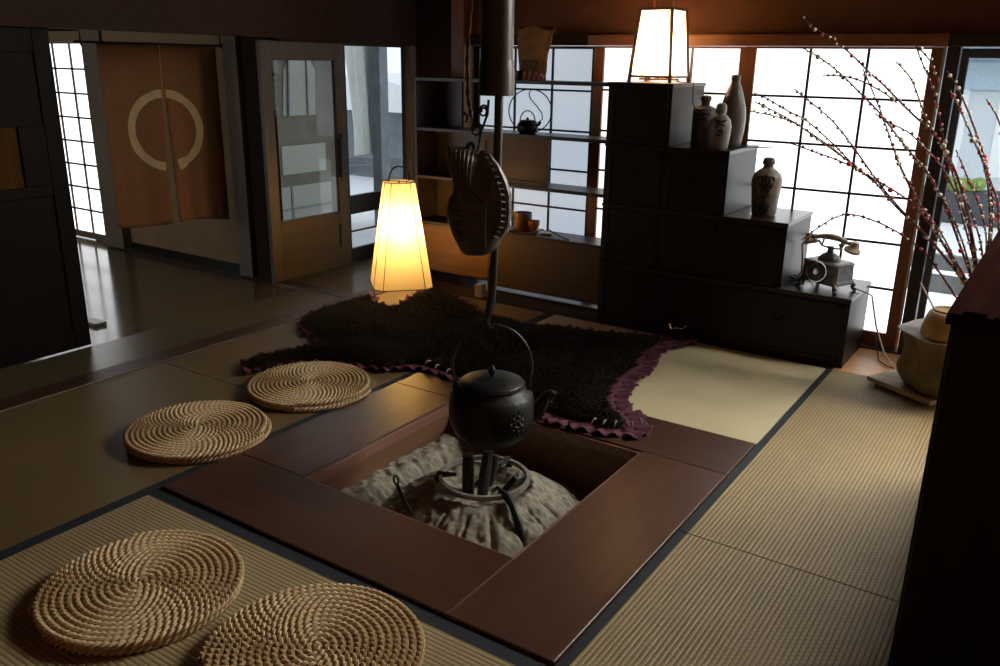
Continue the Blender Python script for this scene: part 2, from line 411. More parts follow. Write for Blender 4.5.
# unseen high window added over the right back wall as a strong light
r = sroot('added_window_8')
x0_, x1_, z0_, z1_ = -.2, 2.1, 2.1, 3.5
G().box(x0_-.06, 5.43, z0_-.06, x0_, 5.46, z1_+.06).box(x1_, 5.43, z0_-.06, x1_+.06, 5.46, z1_+.06).box(x0_, 5.43, z0_-.06, x1_, 5.46, z0_).box(x0_, 5.43, z1_, x1_, 5.46, z1_+.06).build('window_frame', M['orange'], r)
b = G()
for i in range(1, 7): b.box(x0_+2.3*i/7-.008, 5.44, z0_, x0_+2.3*i/7+.008, 5.455, z1_)
for i in range(1, 5): b.box(x0_, 5.44, z0_+1.4*i/5-.008, x1_, 5.455, z0_+1.4*i/5+.008)
b.build('lattice', M['lat'], r)
G().box(x0_, 5.456, z0_, x1_, 5.46, z1_).build('paper', M['paper_high'], r)

# hinged glass door standing open along the entry side
r = sroot('door_1')
f = G(); X0, X1 = -4.965, -4.93
f.box(X0, 4.275, .002, X1, 4.375, 1.77); f.box(X0, 5.01, .002, X1, 5.115, 1.77)
f.box(X0, 4.375, 1.635, X1, 5.01, 1.77); f.box(X0, 4.375, .36, X1, 5.01, .465); f.box(X0, 4.375, .002, X1, 5.01, .17)
f.build('door_frame', M['doorw'], r, bevel=.004)
G().box(X0+.012, 4.375, .17, X1-.014, 5.01, .36).build('door_panel', M['doorw'], r)
G().box(X0+.015, 4.375, .465, X0+.02, 5.01, 1.635).build('door_pane', M['glass'], r)
G().box(X1, 5.00, .74, X1+.045, 5.085, 1.04).box(X1, 5.035, .70, X1+.012, 5.07, 1.08).build('door_handle', M['dark'], r, bevel=.006)
# glazed sliding door behind it, looking out on the snow
r = sroot('door_2')
f = G(); X0, X1 = -5.005, -4.97
f.box(X0, 5.12, .0, X1, 5.175, 1.79); f.box(X0, 5.89, 0, X1, 5.985, 1.79); f.box(X0, 5.175, 1.75, X1, 5.89, 1.79)
f.box(X0, 5.175, .41, X1, 5.89, .565); f.box(X0, 5.175, 0, X1, 5.89, .12); f.box(X0+.01, 5.175, .255, X1-.01, 5.89, .27)
f.build('door_frame', M['dark'], r, bevel=.003)
G().box(X0+.015, 5.175, .12, X0+.02, 5.89, .41).box(X0+.015, 5.175, .565, X0+.02, 5.89, 1.75).build('door_pane', M['glass'], r)
G().box(X1, 5.90, 0, X1+.06, 5.985, 1.82).build('door_jamb', M['greyw'], r, bevel=.003)
# tan paper sliding door behind the hanging cloth
r = sroot('door_3')
G().box(-6.93, 4.395, .055, -5.36, 4.42, ZK).build('door_panel', M['tanwall'], r)
G().box(-6.93, 4.38, -.012, -5.36, 4.425, .055).box(-5.385, 4.385, .055, -5.36, 4.424, ZK).build('door_frame', M['black'], r, bevel=.003)
# black lacquered sliding door on the left, pushed half open
r = sroot('door_4')
f = G(); X0, X1 = -4.735, -4.70
f.box(X0, 2.545, .0, X1, 2.64, ZK+.03); f.box(X0, .72, 0, X1, .82, ZK+.03); f.box(X0, .82, 1.66, X1, 2.545, ZK+.03); f.box(X0, .82, 0, X1, 2.545, .10)
f.box(X0, .82, .90, X1, 2.545, .96); f.box(X0, 2.40, .96, X1, 2.545, 1.28)
f.build('door_frame', M['ebon'], r, bevel=.004)
G().box(X0+.008, .82, .10, X1-.010, 2.545, .90).box(X0+.008, .82, 1.28, X1-.010, 2.545, 1.66).build('door_panel', M['ebon'], r)
G().box(X0+.008, .82, .96, X1-.012, 2.40, 1.28).build('door_glow_inset', M['amber_glow'], r)  # amber inset added; its colour stands in for a reflected glow

# ------------------------------------------------------------------ outdoors
tag(G().box(-14, 4.6, -.5, -5.1, 18, -.32).box(-5.1, 5.7, -.5, 9, 18, -.32).build('snow_ground', M['snow']), 'snow lying over the yard outside the windows', 'snow', kind='structure')
t = thing('garden_wing', 'drab neighbouring wing with paned windows seen through the hinged glass door', 'building', (-7.6, 5.0, -.32))
G().box(0, -.55, 0, .12, 2.72, 2.9).build('wall', M['ext_wall'], t)
f = G(); f.box(.12, 1.55, .29, .15, 2.45, .31); f.box(.12, 1.80, .08, .15, 1.825, .56); f.build('window_bar', M['ext_grey'], t)
G().box(.115, 1.55, .08, .135, 2.45, .56).build('window_pane', M['dullpane'], t)
G().box(.115, 1.70, .70, .135, 2.38, 1.02).build('window_pane', M['dullpane'], t)
f = G(); f.prism_xz([(1.75, 1.35), (2.25, 1.35), (2.27, 1.85), (2.16, 2.02), (1.92, 2.02), (1.80, 1.85)], 0, .02)
f.xform(Matrix(((0, -1, 0, .135), (1, 0, 0, 0), (0, 0, 1, 0), (0, 0, 0, 1)))).build('window_pane', M['dullpane'], t)
f = G(); f.bar((.14, 1.82, 1.35), (.14, 1.86, 2.02), .05, .02); f.bar((.14, 2.12, 1.35), (.14, 2.14, 2.02), .03, .02); f.build('window_bar', M['ext_grey'], t)
t = thing('garden_fence', 'grey garden fence rail with snow on it beyond the glazed door', 'fence', (-8.6, 8.6, -.32))
f = G(); f.bar((-1.5, -1.2, .62), (1.6, 1.4, .62), .08, .10); f.bar((-1.5, -1.2, .50), (1.6, 1.4, .50), .06, .08); f.build('rail', M['ext_grey'], t)
for k in range(4): G().bar((-1.4+.95*k, -1.1+.8*k, 0), (-1.4+.95*k, -1.1+.8*k, .7), .09, .09).build('post', M['ext_grey'], t)
f = G(); f.bar((-7.05, 7.9, -.33), (-7.05, 7.9, 2.3), .15, .15)
tag(f.build('garden_post', M['ext_grey'], bevel=.01), 'thick grey post standing in the snow outside the glazed door', 'post')
f = G(); f.bar((-6.95, 8.35, -.33), (-6.95, 8.35, 2.3), .16, .16)
tag(f.build('garden_post', M['ext_dark'], bevel=.01), 'dark post beside the grey post outside the glazed door', 'post')
# white cloth hung outside
rings = []
for i in range(9):
    z = .55+1.4*i/8; w = .22+.12*abs(i/8-.2)
    rings.append([(-7.2+.03*sin(k*1.9+i*.3), 7.68+(k/10-.5)*w*1.6+.25*(1-i/8)*.4, z) for k in range(11)])
tag(G().loft(rings, cap=False, closed=False).build('hanging_cloth', M['drape'], smooth=True), 'white cloth hanging outside the top of the glazed door', 'cloth')
f = G(); f.box(-13.5, 11.5, -.32, -8.6, 13.5, 1.1)
rr = thing('garden_shed', 'grey shed with a snowy roof far behind the garden fence', 'shed', (-10.2, 11.2, -.32))
G().box(-2.2, 0, 0, 2.2, 2, 1.15).build('wall', M['ext_grey'], rr)
G().prism_xz([(-2.5, 1.15), (2.5, 1.15), (2.2, 1.35), (0, 1.75), (-2.2, 1.35)], -.3, 2.3).build('roof', M['snow'], rr)
rr = thing('house', 'white boarded house across the snowy yard beyond the right-hand glass', 'house', (.2, 16, -.32))
f = G(); f.box(-4.5, 0, 0, 8, 3, 3.1); f.build('wall', M['ext_pale'], rr)
f = G()
for k in range(14): f.box(-4.4+k*.75, -.03, .3, -4.1+k*.75, 0, 1.66)
f.build('cladding_strip', M['snow'], rr)
G().box(-4.8, -.25, 1.66, 8, 3, 2.10).build('fascia', M['ext_lblue'], rr)
G().box(-5.0, -.6, 2.10, 8, 3, 3.3).build('eave', M['ext_blue'], rr)
f = G(); f.box(-3.2, 12.7, -.32, 4, 13.2, .10); tag(f.build('garden_block', M['ext_dark'], bevel=.03), 'long dark grey block standing in the snow before the white house', 'low_block')  # plain dark block in the snow, not a bench
f = G()
for k in range(60):
    a = random.uniform(-1.50, -1.0); f.ball((a, 12.9+random.uniform(-.12, .12), .13+random.uniform(0, .10)), random.uniform(.04, .07), 6, 4)
tag(f.build('garden_shrub', M['ext_green'], smooth=True), 'low green shrub growing along the dark block outside', 'shrub')
t = thing('veranda_deck', 'weathered wooden deck with grey rails just outside the right-hand glass', 'deck', (0, 5.55, -.1))
f = G()
for k in range(4): f.box(-1.6, .06+k*.14, 0, 3, .19+k*.14, .03)
f.build('deck_board', M['ext_wood'], t)
G().box(-1.6, .72, .46, 3, .78, .56).box(-1.6, .73, .30, 3, .77, .42).build('rail', M['ext_grey'], t)
for k in range(4): G().box(-1.4+k*1.3, .78, -.2, -1.33+k*1.3, .84, .56).build('post', M['ext_grey'], t)

# ------------------------------------------------------------------ tatami mats
def mat(name, label, x0, y0, x1, y1, m, hems, w=.035, group='tatami mats on the floor'):
    t = thing('tatami_mat', label, 'mat', (x0, y0, -.05), 0, group)
    e = .0025; X, Y = x1-x0-e, y1-y0-e
    a0 = w if 'l' in hems else e; a1 = X-w if 'r' in hems else X; b0 = w if 'f' in hems else e; b1 = Y-w if 'b' in hems else Y
    G().box(a0, b0, 0, a1, b1, .05).build('rush_surface', m, t, bevel=.0015)
    if 'l' in hems: G().box(e, e, 0, w, Y, .0505).build('hem', M['hem'], t)
    if 'r' in hems: G().box(X-w, e, 0, X, Y, .0505).build('hem', M['hem'], t)
    if 'f' in hems: G().box(a0, e, 0, a1, w, .0505).build('hem', M['hem'], t)
    if 'b' in hems: G().box(a0, Y-w, 0, a1, Y, .0505).build('hem', M['hem'], t)
    return t
mat('m', 'ribbed straw mat right of the hearth, running from the seam back to the chest', -.984, 2.69, -.07, 4.86, M['tat_y'], 'l')
mat('m', 'ribbed straw mat right of the hearth, on the near side of the cross seam', -.984, .87, -.07, 2.69, M['tat_y'], 'l')
mat('m', 'straw mat under the two nearest round cushions, before the hearth', -2.81, -.2, -.984, 1.782, M['tat_x'], 'b', .058)
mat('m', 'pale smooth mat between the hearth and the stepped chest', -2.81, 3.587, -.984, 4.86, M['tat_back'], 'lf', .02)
mat('m', 'dim mat left of the hearth under the second row cushion', -4.10, .4, -2.81, 2.70, M['tat_dark'], 'r', .05)
mat('m', 'dim mat at the back left under the paper floor lamp and fur rug', -4.10, 2.70, -2.81, 4.86, M['tat_dark'], 'r', .05)
mat('m', 'straw mat under the black cabinet, far side of the seam', -.07, 2.69, .84, 4.86, M['tat_y'], 'r')
mat('m', 'straw mat under the black cabinet, near side of the seam', -.07, .87, .84, 2.69, M['tat_y'], 'r')

# ------------------------------------------------------------------ hearth
t = thing('sunken_hearth', 'sunken square hearth with a wide reddish brown plank surround', 'hearth', (0, 0, 0))
G().box(H0[0], I0[3], -.10, H0[2], H0[3], .012).build('plank', M['frame_x'], t, bevel=.004)
G().box(I0[2], H0[1], -.10, H0[2], I0[3]-.001, .012).build('plank', M['frame'], t, bevel=.004)
G().box(H0[0], H0[1], -.10, I0[2]-.001, I0[1], .012).build('plank', M['frame_x'], t, bevel=.004)
G().box(H0[0], I0[1]+.001, -.10, I0[0], I0[3]-.001, .012).build('plank', M['frame'], t, bevel=.004)
f = G()
a, b, c, d = I0
f.box(a-.03, b-.03, -.42, a+.012, d+.03, -.03); f.box(c-.012, b-.03, -.42, c+.03, d+.03, -.03)
f.box(a+.012, b-.03, -.42, c-.012, b+.012, -.03); f.box(a+.012, d-.012, -.42, c-.012, d+.03, -.03)
f.build('lining', M['inner'], t)
f = G(); f.box(a, b, -.045, a+.014, d, .004); f.box(c-.014, b, -.045, c, d, .004); f.box(a+.014, b, -.045, c-.014, b+.014, .004); f.box(a+.014, d-.014, -.045, c-.014, d, .004)
f.build('inner_lip', M['lip'], t, bevel=.003)  # rim board; its lighter pinkish colour paints in reflected window light
G().box(a-.03, b-.03, -.46, c+.03, d+.03, -.42).build('pit_bottom', M['ext_dark'], t)
# ash: bank along the left side, mound under the trivet
TC = (-1.87, 2.70)
f = G(); N = 150
def ash_h(x, y):
    dx, dy = x-TC[0], y-TC[1]; rr = math.hypot(dx, dy)
    n = noise.noise(Vector((x*9, y*9, 0)))*.016+noise.noise(Vector((x*26, y*26, 3)))*.012+noise.noise(Vector((x*60, y*60, 7)))*.007
    ang = math.atan2(dy, dx)
    Rm = .44+.05*sin(ang*3+1)+.03*noise.noise(Vector((cos(ang)*2, sin(ang)*2, 5)))
    if rr < .15: h = -.105-.03*(1-rr/.15)
    elif rr < .21: h = -.105+.028*(rr-.15)/.06
    else: h = -.077-(rr-.21)*(.62 if dy > -.1 else .52)
    h = max(h, -.33)
    e = min(x-a, y-b, d-y)
    bank = -.14-.75*max(0, (x-a)-.09)
    h = max(h, bank if x-a < .35 else -1)
    groove = .018*max(0, 1-abs(((ang*9/PI) % 1)-.5)*9) if .25 < rr < .5 else 0
    return h+n-groove
vs = []; fs = []
for j in range(N+1):
    for i in range(N+1):
        x = a+.013+(c-a-.026)*i/N; y = b+.013+(d-b-.026)*j/N
        vs.append((x, y, ash_h(x, y)))
for j in range(N):
    for i in range(N):
        k = j*(N+1)+i; fs.append((k, k+1, k+N+2, k+N+1))
f.add(vs, fs)
tag(f.build('ash_bed', M['ash'], smooth=60), 'pale grey ash heaped into a mound inside the sunken hearth', 'ash', kind='stuff')

# trivet (three legged iron ring)
RZ = -.050; RR = .190
t = thing('iron_trivet', 'three-legged iron ring standing over charcoal on the ash mound', 'trivet', (TC[0], TC[1], 0))
f = G()
ring = []
for R_, z in ((RR-.009, RZ-.012), (RR+.006, RZ-.012), (RR+.006, RZ+.008), (RR-.009, RZ+.008)):
    ring.append([(R_*cos(2*PI*k/48), R_*sin(2*PI*k/48), z) for k in range(48)])
f.loft(ring+[ring[0]], cap=False); f.build('ring', M['ironw'], t, smooth=30)
for k, a0 in enumerate((-.50, -.50+2*PI/3, -.50+4*PI/3)):
    u = Vector((cos(a0), sin(a0), 0)); sp_ = 1.0 if k == 0 else -.05
    pts = [u*.12+Vector((0, 0, RZ+.006)), u*.16+Vector((0, 0, RZ+.004)), u*.195+Vector((0, 0, RZ+.004)), u*(.205+.045*sp_)+Vector((0, 0, RZ-.012)), u*(.21+.10*sp_)+Vector((0, 0, RZ-.062)), u*(.21+.14*sp_)+Vector((0, 0, RZ-.135)), u*(.21+.15*sp_)+Vector((0, 0, RZ-.24))]
    G().tube(pts, [.007, .012, .016, .016, .015, .014, .012], 8).build('leg', M['iron'], t, smooth=True)

def stick(name, label, p, dirn, ln, w, h, rot, grp='charcoal in the trivet'):
    t = G(); dv = Vector(dirn).normalized()
    A = Vector(p); n = 8; rings = []
    sd = dv.cross(Vector((0, 0, 1)));
    if sd.length < .05: sd = dv.cross(Vector((1, 0, 0)))
    sd.normalize(); up = sd.cross(dv)
    q = Matrix.Rotation(rot, 3, dv); sd = q @ sd; up = q @ up
    for i in range(4):
        rr = 1-.12*abs(i-1.5)
        rings.append([A+dv*(ln*i/3)+sd*(w*rr*cos(2*PI*k/n)*(1+.12*noise.noise(Vector((k*1.3, i*.7, ln*30))))) + up*(h*rr*sin(2*PI*k/n)) for k in range(n)])
    t.loft(rings)
    return tag(t.build('charcoal_piece', M['coal'], smooth=50, bevel=.003), label, 'charcoal', grp)
x, y = TC
stick('c', 'tallest upright charcoal stick inside the iron ring', (x+.02, y-.05, -.15), (.05, .12, 1), .24, .024, .030, .3)
stick('c', 'broad upright charcoal lump left of the tallest stick', (x-.04, y-.06, -.15), (-.06, .05, 1), .21, .034, .028, .9)
stick('c', 'short charcoal stick leaning on the back of the ring', (x-.02, y+.05, -.15), (.1, .25, 1), .17, .024, .02, 1.3)
stick('c', 'grey charcoal stick leaning right inside the ring', (x+.06, y+.0, -.14), (.55, .3, .8), .14, .016, .015, .3)
stick('c', 'charcoal stick lying low behind the tall one', (x-.06, y+.0, -.13), (.3, .9, .5), .15, .018, .018, .7)

t = thing('fire_tongs', 'thin black iron fire sticks with a looped top stuck in the ash', 'fire tool', (-1.99, 2.40, -.20))
G().tube([(0, 0, 0), (-.055, -.005, .09), (-.105, -.01, .18)], [.009, .008, .006], 6).build('stick', M['iron'], t)
G().tube([(-.045, .02, .03), (-.075, .0, .10), (-.112, -.008, .175)], [.006, .006, .005], 6).build('stick', M['iron'], t)
pts = [(-.110+.013*cos(k*PI/6), -.01, .195+.019*sin(k*PI/6)) for k in range(12)]
G().tube(pts, .0045, 6, closed=True).build('loop', M['iron'], t, smooth=True)

# ------------------------------------------------------------------ kettle
CAMR = 34*PI/180
t = thing('iron_kettle', 'big black cast iron kettle hanging over the hearth trivet', 'kettle', (-1.838, 2.70, .143), CAMR)
t.scale = (.86, .86, .90)
prof = [(.001, 0), (.12, .0), (.145, .006), (.175, .03), (.197, .07), (.207, .115), (.208, .15), (.206, .19), (.199, .218), (.182, .240), (.162, .25), (.156, .262), (.160, .266), (.160, .272), (.152, .276), (.001, .276)]
G().lathe(prof, n=56).build('body', M['iron'], t, smooth=50)
prof = [(.001, .272), (.150, .272), (.153, .279), (.148, .285), (.10, .296), (.04, .303), (.001, .305)]
l = G().lathe(prof, n=48).build('lid', M['iron'], t, smooth=50)
G().lathe([(.001, .300), (.012, .302), (.010, .312), (.018, .322), (.020, .334), (.013, .346), (.006, .358), (.001, .362)], n=16).build('knob', M['iron'], l, smooth=True)
pts = [(.17, 0, .12), (.20, 0, .125), (.232, 0, .145), (.248, 0, .18), (.262, 0, .212), (.285, 0, .226), (.305, 0, .218)]
G().tube(pts, [.046, .044, .036, .028, .022, .018, .016], 12).build('spout', M['iron'], t, smooth=True)
pts = [(.165*1.06, 0, .255)]
pts = [(.172, 0, .25)]+[(.190*cos(aa), 0, .345+.205*sin(aa)) for aa in [i*PI/20 for i in range(0, 21)]]+[(-.172, 0, .25)]
G().tube(pts, .0075, 8).build('bail_handle', M['ironl'], t, smooth=True)
for s in (-1, 1):
    pts = [(s*.168+.016*cos(k*PI/5), 0, .252+.016*sin(k*PI/5)) for k in range(10)]
    G().tube(pts, .0065, 6, closed=True).build('handle_lug', M['iron'], t, smooth=True)
f = G()                                            # raised flower relief low on the front
for k in range(7):
    an = -PI/2+.62; ca = 2*PI*k/7
    for q in range(2):
        rr = (.016, .034)[q]; uu = rr*cos(ca+q*.4); ww = rr*sin(ca+q*.4)
        aa = an+uu/.205; f.ball((.204*cos(aa), .204*sin(aa), .135+ww), .011, 8, 5)
for k in range(14):
    aa = an+(.06/.205)*cos(k*PI/7); f.ball((.204*cos(aa), .204*sin(aa), .135+.055*sin(k*PI/7)), .007, 6, 4)
f.build('relief', M['iron'], t, smooth=True)

# ------------------------------------------------------------------ pot hanger above the hearth
HX, HY = -1.832, 2.698
rv = Vector((.829, .559, 0)); fv = Vector((-.559, .829, 0))
t = thing('hearth_pot_hook', 'pot hanger over the hearth: dark tube, rod and carved fish lever', 'pot hanger', (HX, HY, 0))
G().lathe([(.050, 1.62), (.058, 1.62), (.060, 1.64), (.058, 4.9), (.05, 4.9), (.05, 1.64)], (0, 0, 0), 24).build('bamboo_tube', M['bamboo'], t, smooth=40)
G().lathe([(.052, 1.535), (.067, 1.53), (.066, 1.60), (.062, 1.655), (.052, 1.655)], (0, 0, 0), 24).build('tube_sleeve', M['bamboo'], t, smooth=40)
r0 = G(); r0.tube([(.012, .0, 1.66), (.010, .0, 1.4), (.004, 0, 1.1), (-.004, .0, .86), (-.012, 0, .72)], .017, 10).build('rod', M['bamboo'], t, smooth=True)
hk = [rv*(-.012)+Vector((0, 0, .75)), rv*(-.02)+Vector((0, 0, .69)), rv*(-.030)+Vector((0, 0, .655)), rv*(-.02)+Vector((0, 0, .625)), rv*.005+Vector((0, 0, .618)), rv*.025+Vector((0, 0, .640))]
G().tube(hk, [.016, .015, .014, .013, .012, .008], 8).build('hook', M['iron'], t, smooth=True)
# carved fish
def inside(p, poly):
    x, y = p; c = False; n = len(poly)
    for i in range(n):
        x0, y0 = poly[i]; x1, y1 = poly[(i+1) % n]
        if (y0 > y) != (y1 > y) and x < (x1-x0)*(y-y0)/(y1-y0)+x0: c = not c
    return c
def near(p, poly):
    best = 1e9; bp = p; px, py = p; n = len(poly); bi = 0
    for i in range(n):
        x0, y0 = poly[i]; x1, y1 = poly[(i+1) % n]
        dx, dy = x1-x0, y1-y0; L2 = dx*dx+dy*dy
        k = 0 if L2 == 0 else max(0, min(1, ((px-x0)*dx+(py-y0)*dy)/L2))
        qx, qy = x0+k*dx, y0+k*dy; dd = math.hypot(px-qx, py-qy)
        if dd < best: best = dd; bp = (qx, qy); bi = i
    return best, bp, bi
def subdivide(poly, h, wob=0, seed=0):
    out = []; n = len(poly)
    for i in range(n):                                     # Catmull-Rom
        p0, p1, p2, p3 = (Vector(poly[(i+k) % n]) for k in (-1, 0, 1, 2))
        m = max(1, int((p2-p1).length/h))
        for j in range(m):
            s = j/m
            q = .5*((2*p1)+(p2-p0)*s+(2*p0-5*p1+4*p2-p3)*s*s+(3*p1-p0-3*p2+p3)*s**3)
            if wob: q = q+Vector((noise.noise(Vector((q.x*14, q.y*14, seed))), noise.noise(Vector((q.x*14, q.y*14, seed+9)))))*wob
            out.append((q.x, q.y))
    return out
def grid_fill(poly, h):
    """quad grid clipped to poly: returns 2-D verts, quads, distance of each vert to the edge"""
    xs = [p[0] for p in poly]; ys = [p[1] for p in poly]
    nx = int((max(xs)-min(xs))/h)+2; ny = int((max(ys)-min(ys))/h)+2
    x0, y0 = min(xs)-h*.5, min(ys)-h*.5
    idx = {}; vs = []; ds = []; fs = []
    ins = {}
    def isin(i, j):
        if (i, j) not in ins: ins[(i, j)] = inside((x0+i*h, y0+j*h), poly)
        return ins[(i, j)]
    def vid(i, j):
        if (i, j) not in idx:
            p = (x0+i*h, y0+j*h); dd, q, _ = near(p, poly)
            if not isin(i, j): p = q; dd = 0
            idx[(i, j)] = len(vs); vs.append(p); ds.append(dd)
        return idx[(i, j)]
    for j in range(ny):
        for i in range(nx):
            k = [isin(i, j), isin(i+1, j), isin(i+1, j+1), isin(i, j+1)]
            if sum(k) >= 2: fs.append((vid(i, j), vid(i+1, j), vid(i+1, j+1), vid(i, j+1)))
    return vs, fs, ds
px = .00366
FP = [(444,146),(454,145),(467,146),(478,151),(487,149),(498,161),(507,177),(511,190),(512,223),(504,234),(500,242),(487,251),(464,251),(456,241),(449,226),(445,208),(447,197),(452,188),(451,175)]
def f3(p, dep=0): return rv*((p[0]-496)*px)+Vector((0, 0, 1.34-(p[1]-146)*.00392))+fv*dep
fish2 = subdivide([((p[0]-496)*px, 1.34-(p[1]-146)*.00392) for p in FP], .012)
vs, fs, ds = grid_fill(fish2, .009)
f = G(); n = len(vs)
def fth(p, dd):
    u, z = p
    k = min(1, dd/.05); th = .058*math.sqrt(max(0, 1-(1-k)**2))
    ex, ez = u-(482-496)*px, z-(1.34-(170-146)*.00392)          # hollow between tail and gill
    th *= 1-.62*math.exp(-(ex*ex/.0011+ez*ez/.0042))
    return th+.002
V = [rv*p[0]+Vector((0, 0, p[1]))-fv*fth(p, dd) for p, dd in zip(vs, ds)]+[rv*p[0]+Vector((0, 0, p[1]))+fv*fth(p, dd) for p, dd in zip(vs, ds)]
F = [q for q in fs]+[tuple(k+n for k in reversed(q)) for q in fs]
edge = {}
for q in fs:
    for i in range(4):
        e = (q[i], q[(i+1) % 4]); edge[e] = edge.get(e, 0)+1
for (i, j) in edge:
    if (j, i) not in edge and i != j: F.append((j, i, i+n, j+n))
f.add(V, F)
def surf(p, up=.004):
    q = ((p[0]-496)*px, 1.34-(p[1]-146)*.00392)
    dd = near(q, fish2)[0] if inside(q, fish2) else 0
    return f3(p, -fth(q, dd)-up)
fish = f.build('carved_fish', M['carve'], t, smooth=70, fix=True)
f = G()                                                          # tail ribs
for k in range(7):
    a0 = (446+k*4.4, 147.5+.3*k); a1 = (456+k*2.2, 184+k*1.2)
    m_ = [(a0[0]+(a1[0]-a0[0])*i/6-1.5*sin(PI*i/6), a0[1]+(a1[1]-a0[1])*i/6) for i in range(7)]
    f.tube([surf(p, .001) for p in m_], [.005, .008, .0085, .008, .0075, .006, .003], 6)
f.build('tail_rib', M['carve'], fish, smooth=True)
f = G(); q = [(487,151),(496,163),(503,177),(507,190),(508,206),(507,220),(501,231)]
f.tube([surf(p, -.004) for p in q], [.008, .016, .020, .022, .020, .016, .010], 8)
for k in range(15):
    s_ = k/14*(len(q)-1.001); i = int(s_); w = s_-i
    p = (q[i][0]*(1-w)+q[i+1][0]*w-5, q[i][1]*(1-w)+q[i+1][1]*w)
    f.tube([surf((p[0]-4, p[1]+1), .002), surf((p[0], p[1]-1.5), .016), surf((p[0]+4, p[1]-1), .018)], [.003, .0065, .003], 6)
f.build('gill_ridge', M['carve'], fish, smooth=True)
f = G()
for k in range(7):
    f.tube([surf((450+k*.9, 204+k*5), .001), surf((456+k*.7, 206+k*5), .004), surf((463+k*.4, 204+k*5), .001)], [.004, .008, .003], 6)
for p in ((468,190),(472,184),(478,188)): f.tube([surf((p[0]-3,p[1]-5), .001), surf(p, .004), surf((p[0]+8,p[1]+8), .003), surf((p[0]+16,p[1]+8), .001)], [.004, .007, .007, .004], 6)
f.tube([surf((486,200), .001), surf((485,215), .003), surf((486,240), .001)], [.004, .007, .004], 6)
f.build('scale_ridge', M['carve'], fish, smooth=True)
# chain with scrolls beside the tube
c3 = lambda p, dep=0: rv*((p[0]-496)*px)+Vector((0, 0, 1.862-(p[1])*.00378))+fv*dep
f = G(); pts = [c3((473, -40)), c3((471, -5)), c3((467.5, 25)), c3((466, 60)), c3((467, 90)), c3((471, 110))]
m_ = []
for i in range(len(pts)-1):
    for j in range(8): m_.append(pts[i].lerp(pts[i+1], j/8))
m_.append(pts[-1])
f.tube(m_, [.007+.0025*sin(i*1.7) for i in range(len(m_))], 8)
ch = f.build('hanging_rope', M['carve'], t, smooth=True)
f = G()
for (cx_, cy_, rr) in ((483,103,.018),(476,121,.021),(469.5,139,.018)):
    pts = []
    for k in range(26):
        aa = k*2*PI/16; q = rr*(1-.62*k/26)
        pts.append(c3((cx_, cy_))+rv*(q*cos(aa))+Vector((0, 0, q*1.3*sin(aa))))
    f.tube(pts, .0042, 6)
f.tube([c3((488, 92)), c3((487, 106)), c3((481, 122)), c3((478, 138)), c3((475, 150))], .005, 6)
f.tube([c3((462, 104)), c3((467, 108)), c3((465, 114))], .006, 6)
f.build('iron_scroll', M['ironl'], t, smooth=True)

# ------------------------------------------------------------------ fur rug
OUT = [(-3.667,2.91),(-3.672,3.051),(-3.612,3.27),(-3.612,3.431),(-3.92,3.576),(-4.06,3.773),(-4.085,3.977),(-4.07,4.154),(-4.05,4.405),(-3.897,4.29),(-3.737,4.254),(-3.752,4.4),(-3.83,4.59),(-3.80,4.80),(-3.5,4.72),(-3.10,4.52),(-2.834,4.49),(-2.719,4.49),(-2.57,4.58),(-2.395,4.60),(-2.155,4.68),(-1.836,4.84),(-1.746,4.80),(-1.814,4.645),(-1.833,4.45),(-1.761,4.15),(-1.762,3.96),(-1.702,3.774),(-1.652,3.646),(-1.538,3.544),(-1.423,3.385),(-1.472,3.296),(-1.6,3.244),(-1.746,3.225),(-1.876,3.23),(-2.064,3.283),(-2.289,3.347),(-2.553,3.399),(-2.673,3.423),(-2.842,3.416),(-2.921,3.338),(-3.034,3.275),(-3.199,3.234),(-3.424,3.108),(-3.496,2.897),(-3.537,2.828)]
t = thing('fur_rug', 'dark brown fur pelt with clawed paws and plum felt backing, behind the kettle', 'rug', (0, 0, .012))
felt = subdivide(OUT, .03, .018, 2)
vs, fs, ds = grid_fill(felt, .03)
f = G()
f.add([(p[0], p[1], .003) for p in vs], [q for q in fs if all(ds[i] > .035 for i in q)])
fine = subdivide(felt, .009); nf = len(fine)
area = sum(fine[i][0]*fine[(i+1) % nf][1]-fine[(i+1) % nf][0]*fine[i][1] for i in range(nf))
sg = 1 if area > 0 else -1
rv_ = []
for i in range(nf):
    p = Vector(fine[i]); tn = Vector(fine[(i+4) % nf])-Vector(fine[i-4])
    nn = Vector((tn.y, -tn.x)).normalized()*sg if tn.length > 1e-6 else Vector((0, 1))
    wave = sin(i*.92+1.6*noise.noise(Vector((i*.05, 0, 0)))); wv2 = sin(i*.47+2)
    row = []
    for k, (o_, z_) in enumerate(((-.075, .004), (-.050, .006), (-.025, .008), (-.004, .009), (.010, .006))):
        amp = k/4
        q = p+nn*(o_+amp*.012*wv2)
        row.append((q.x, q.y, z_+amp*(.013*wave+.006*wv2+.010)))
    rv_.append(row)
rv_.append(rv_[0])
f.loft(rv_, cap=False, closed=False)
o = f.build('felt_border', M['felt'], t, smooth=80, fix=False)
sm = o.modifiers.new('solid', 'SOLIDIFY'); sm.thickness = .003; sm.offset = 1
def furmargin(p):                                   # how far the pelt stays inside the felt
    x, y = p
    if x > -1.95: return .085
    if y < 3.7 and x > -2.95: return .055
    return .012
vs, fs, ds = grid_fill(felt, .025)
keep = [dd >= furmargin(p)+.022*noise.noise(Vector((p[0]*9, p[1]*9, 1))) for p, dd in zip(vs, ds)]
def furh(p, dd):
    k = min(1, max(0, dd-furmargin(p))/.22)
    return .014+.045*(1-(1-k)**2)+.014*noise.noise(Vector((p[0]*5, p[1]*5, 4)))*k+.006*noise.noise(Vector((p[0]*17, p[1]*17, 2)))*k
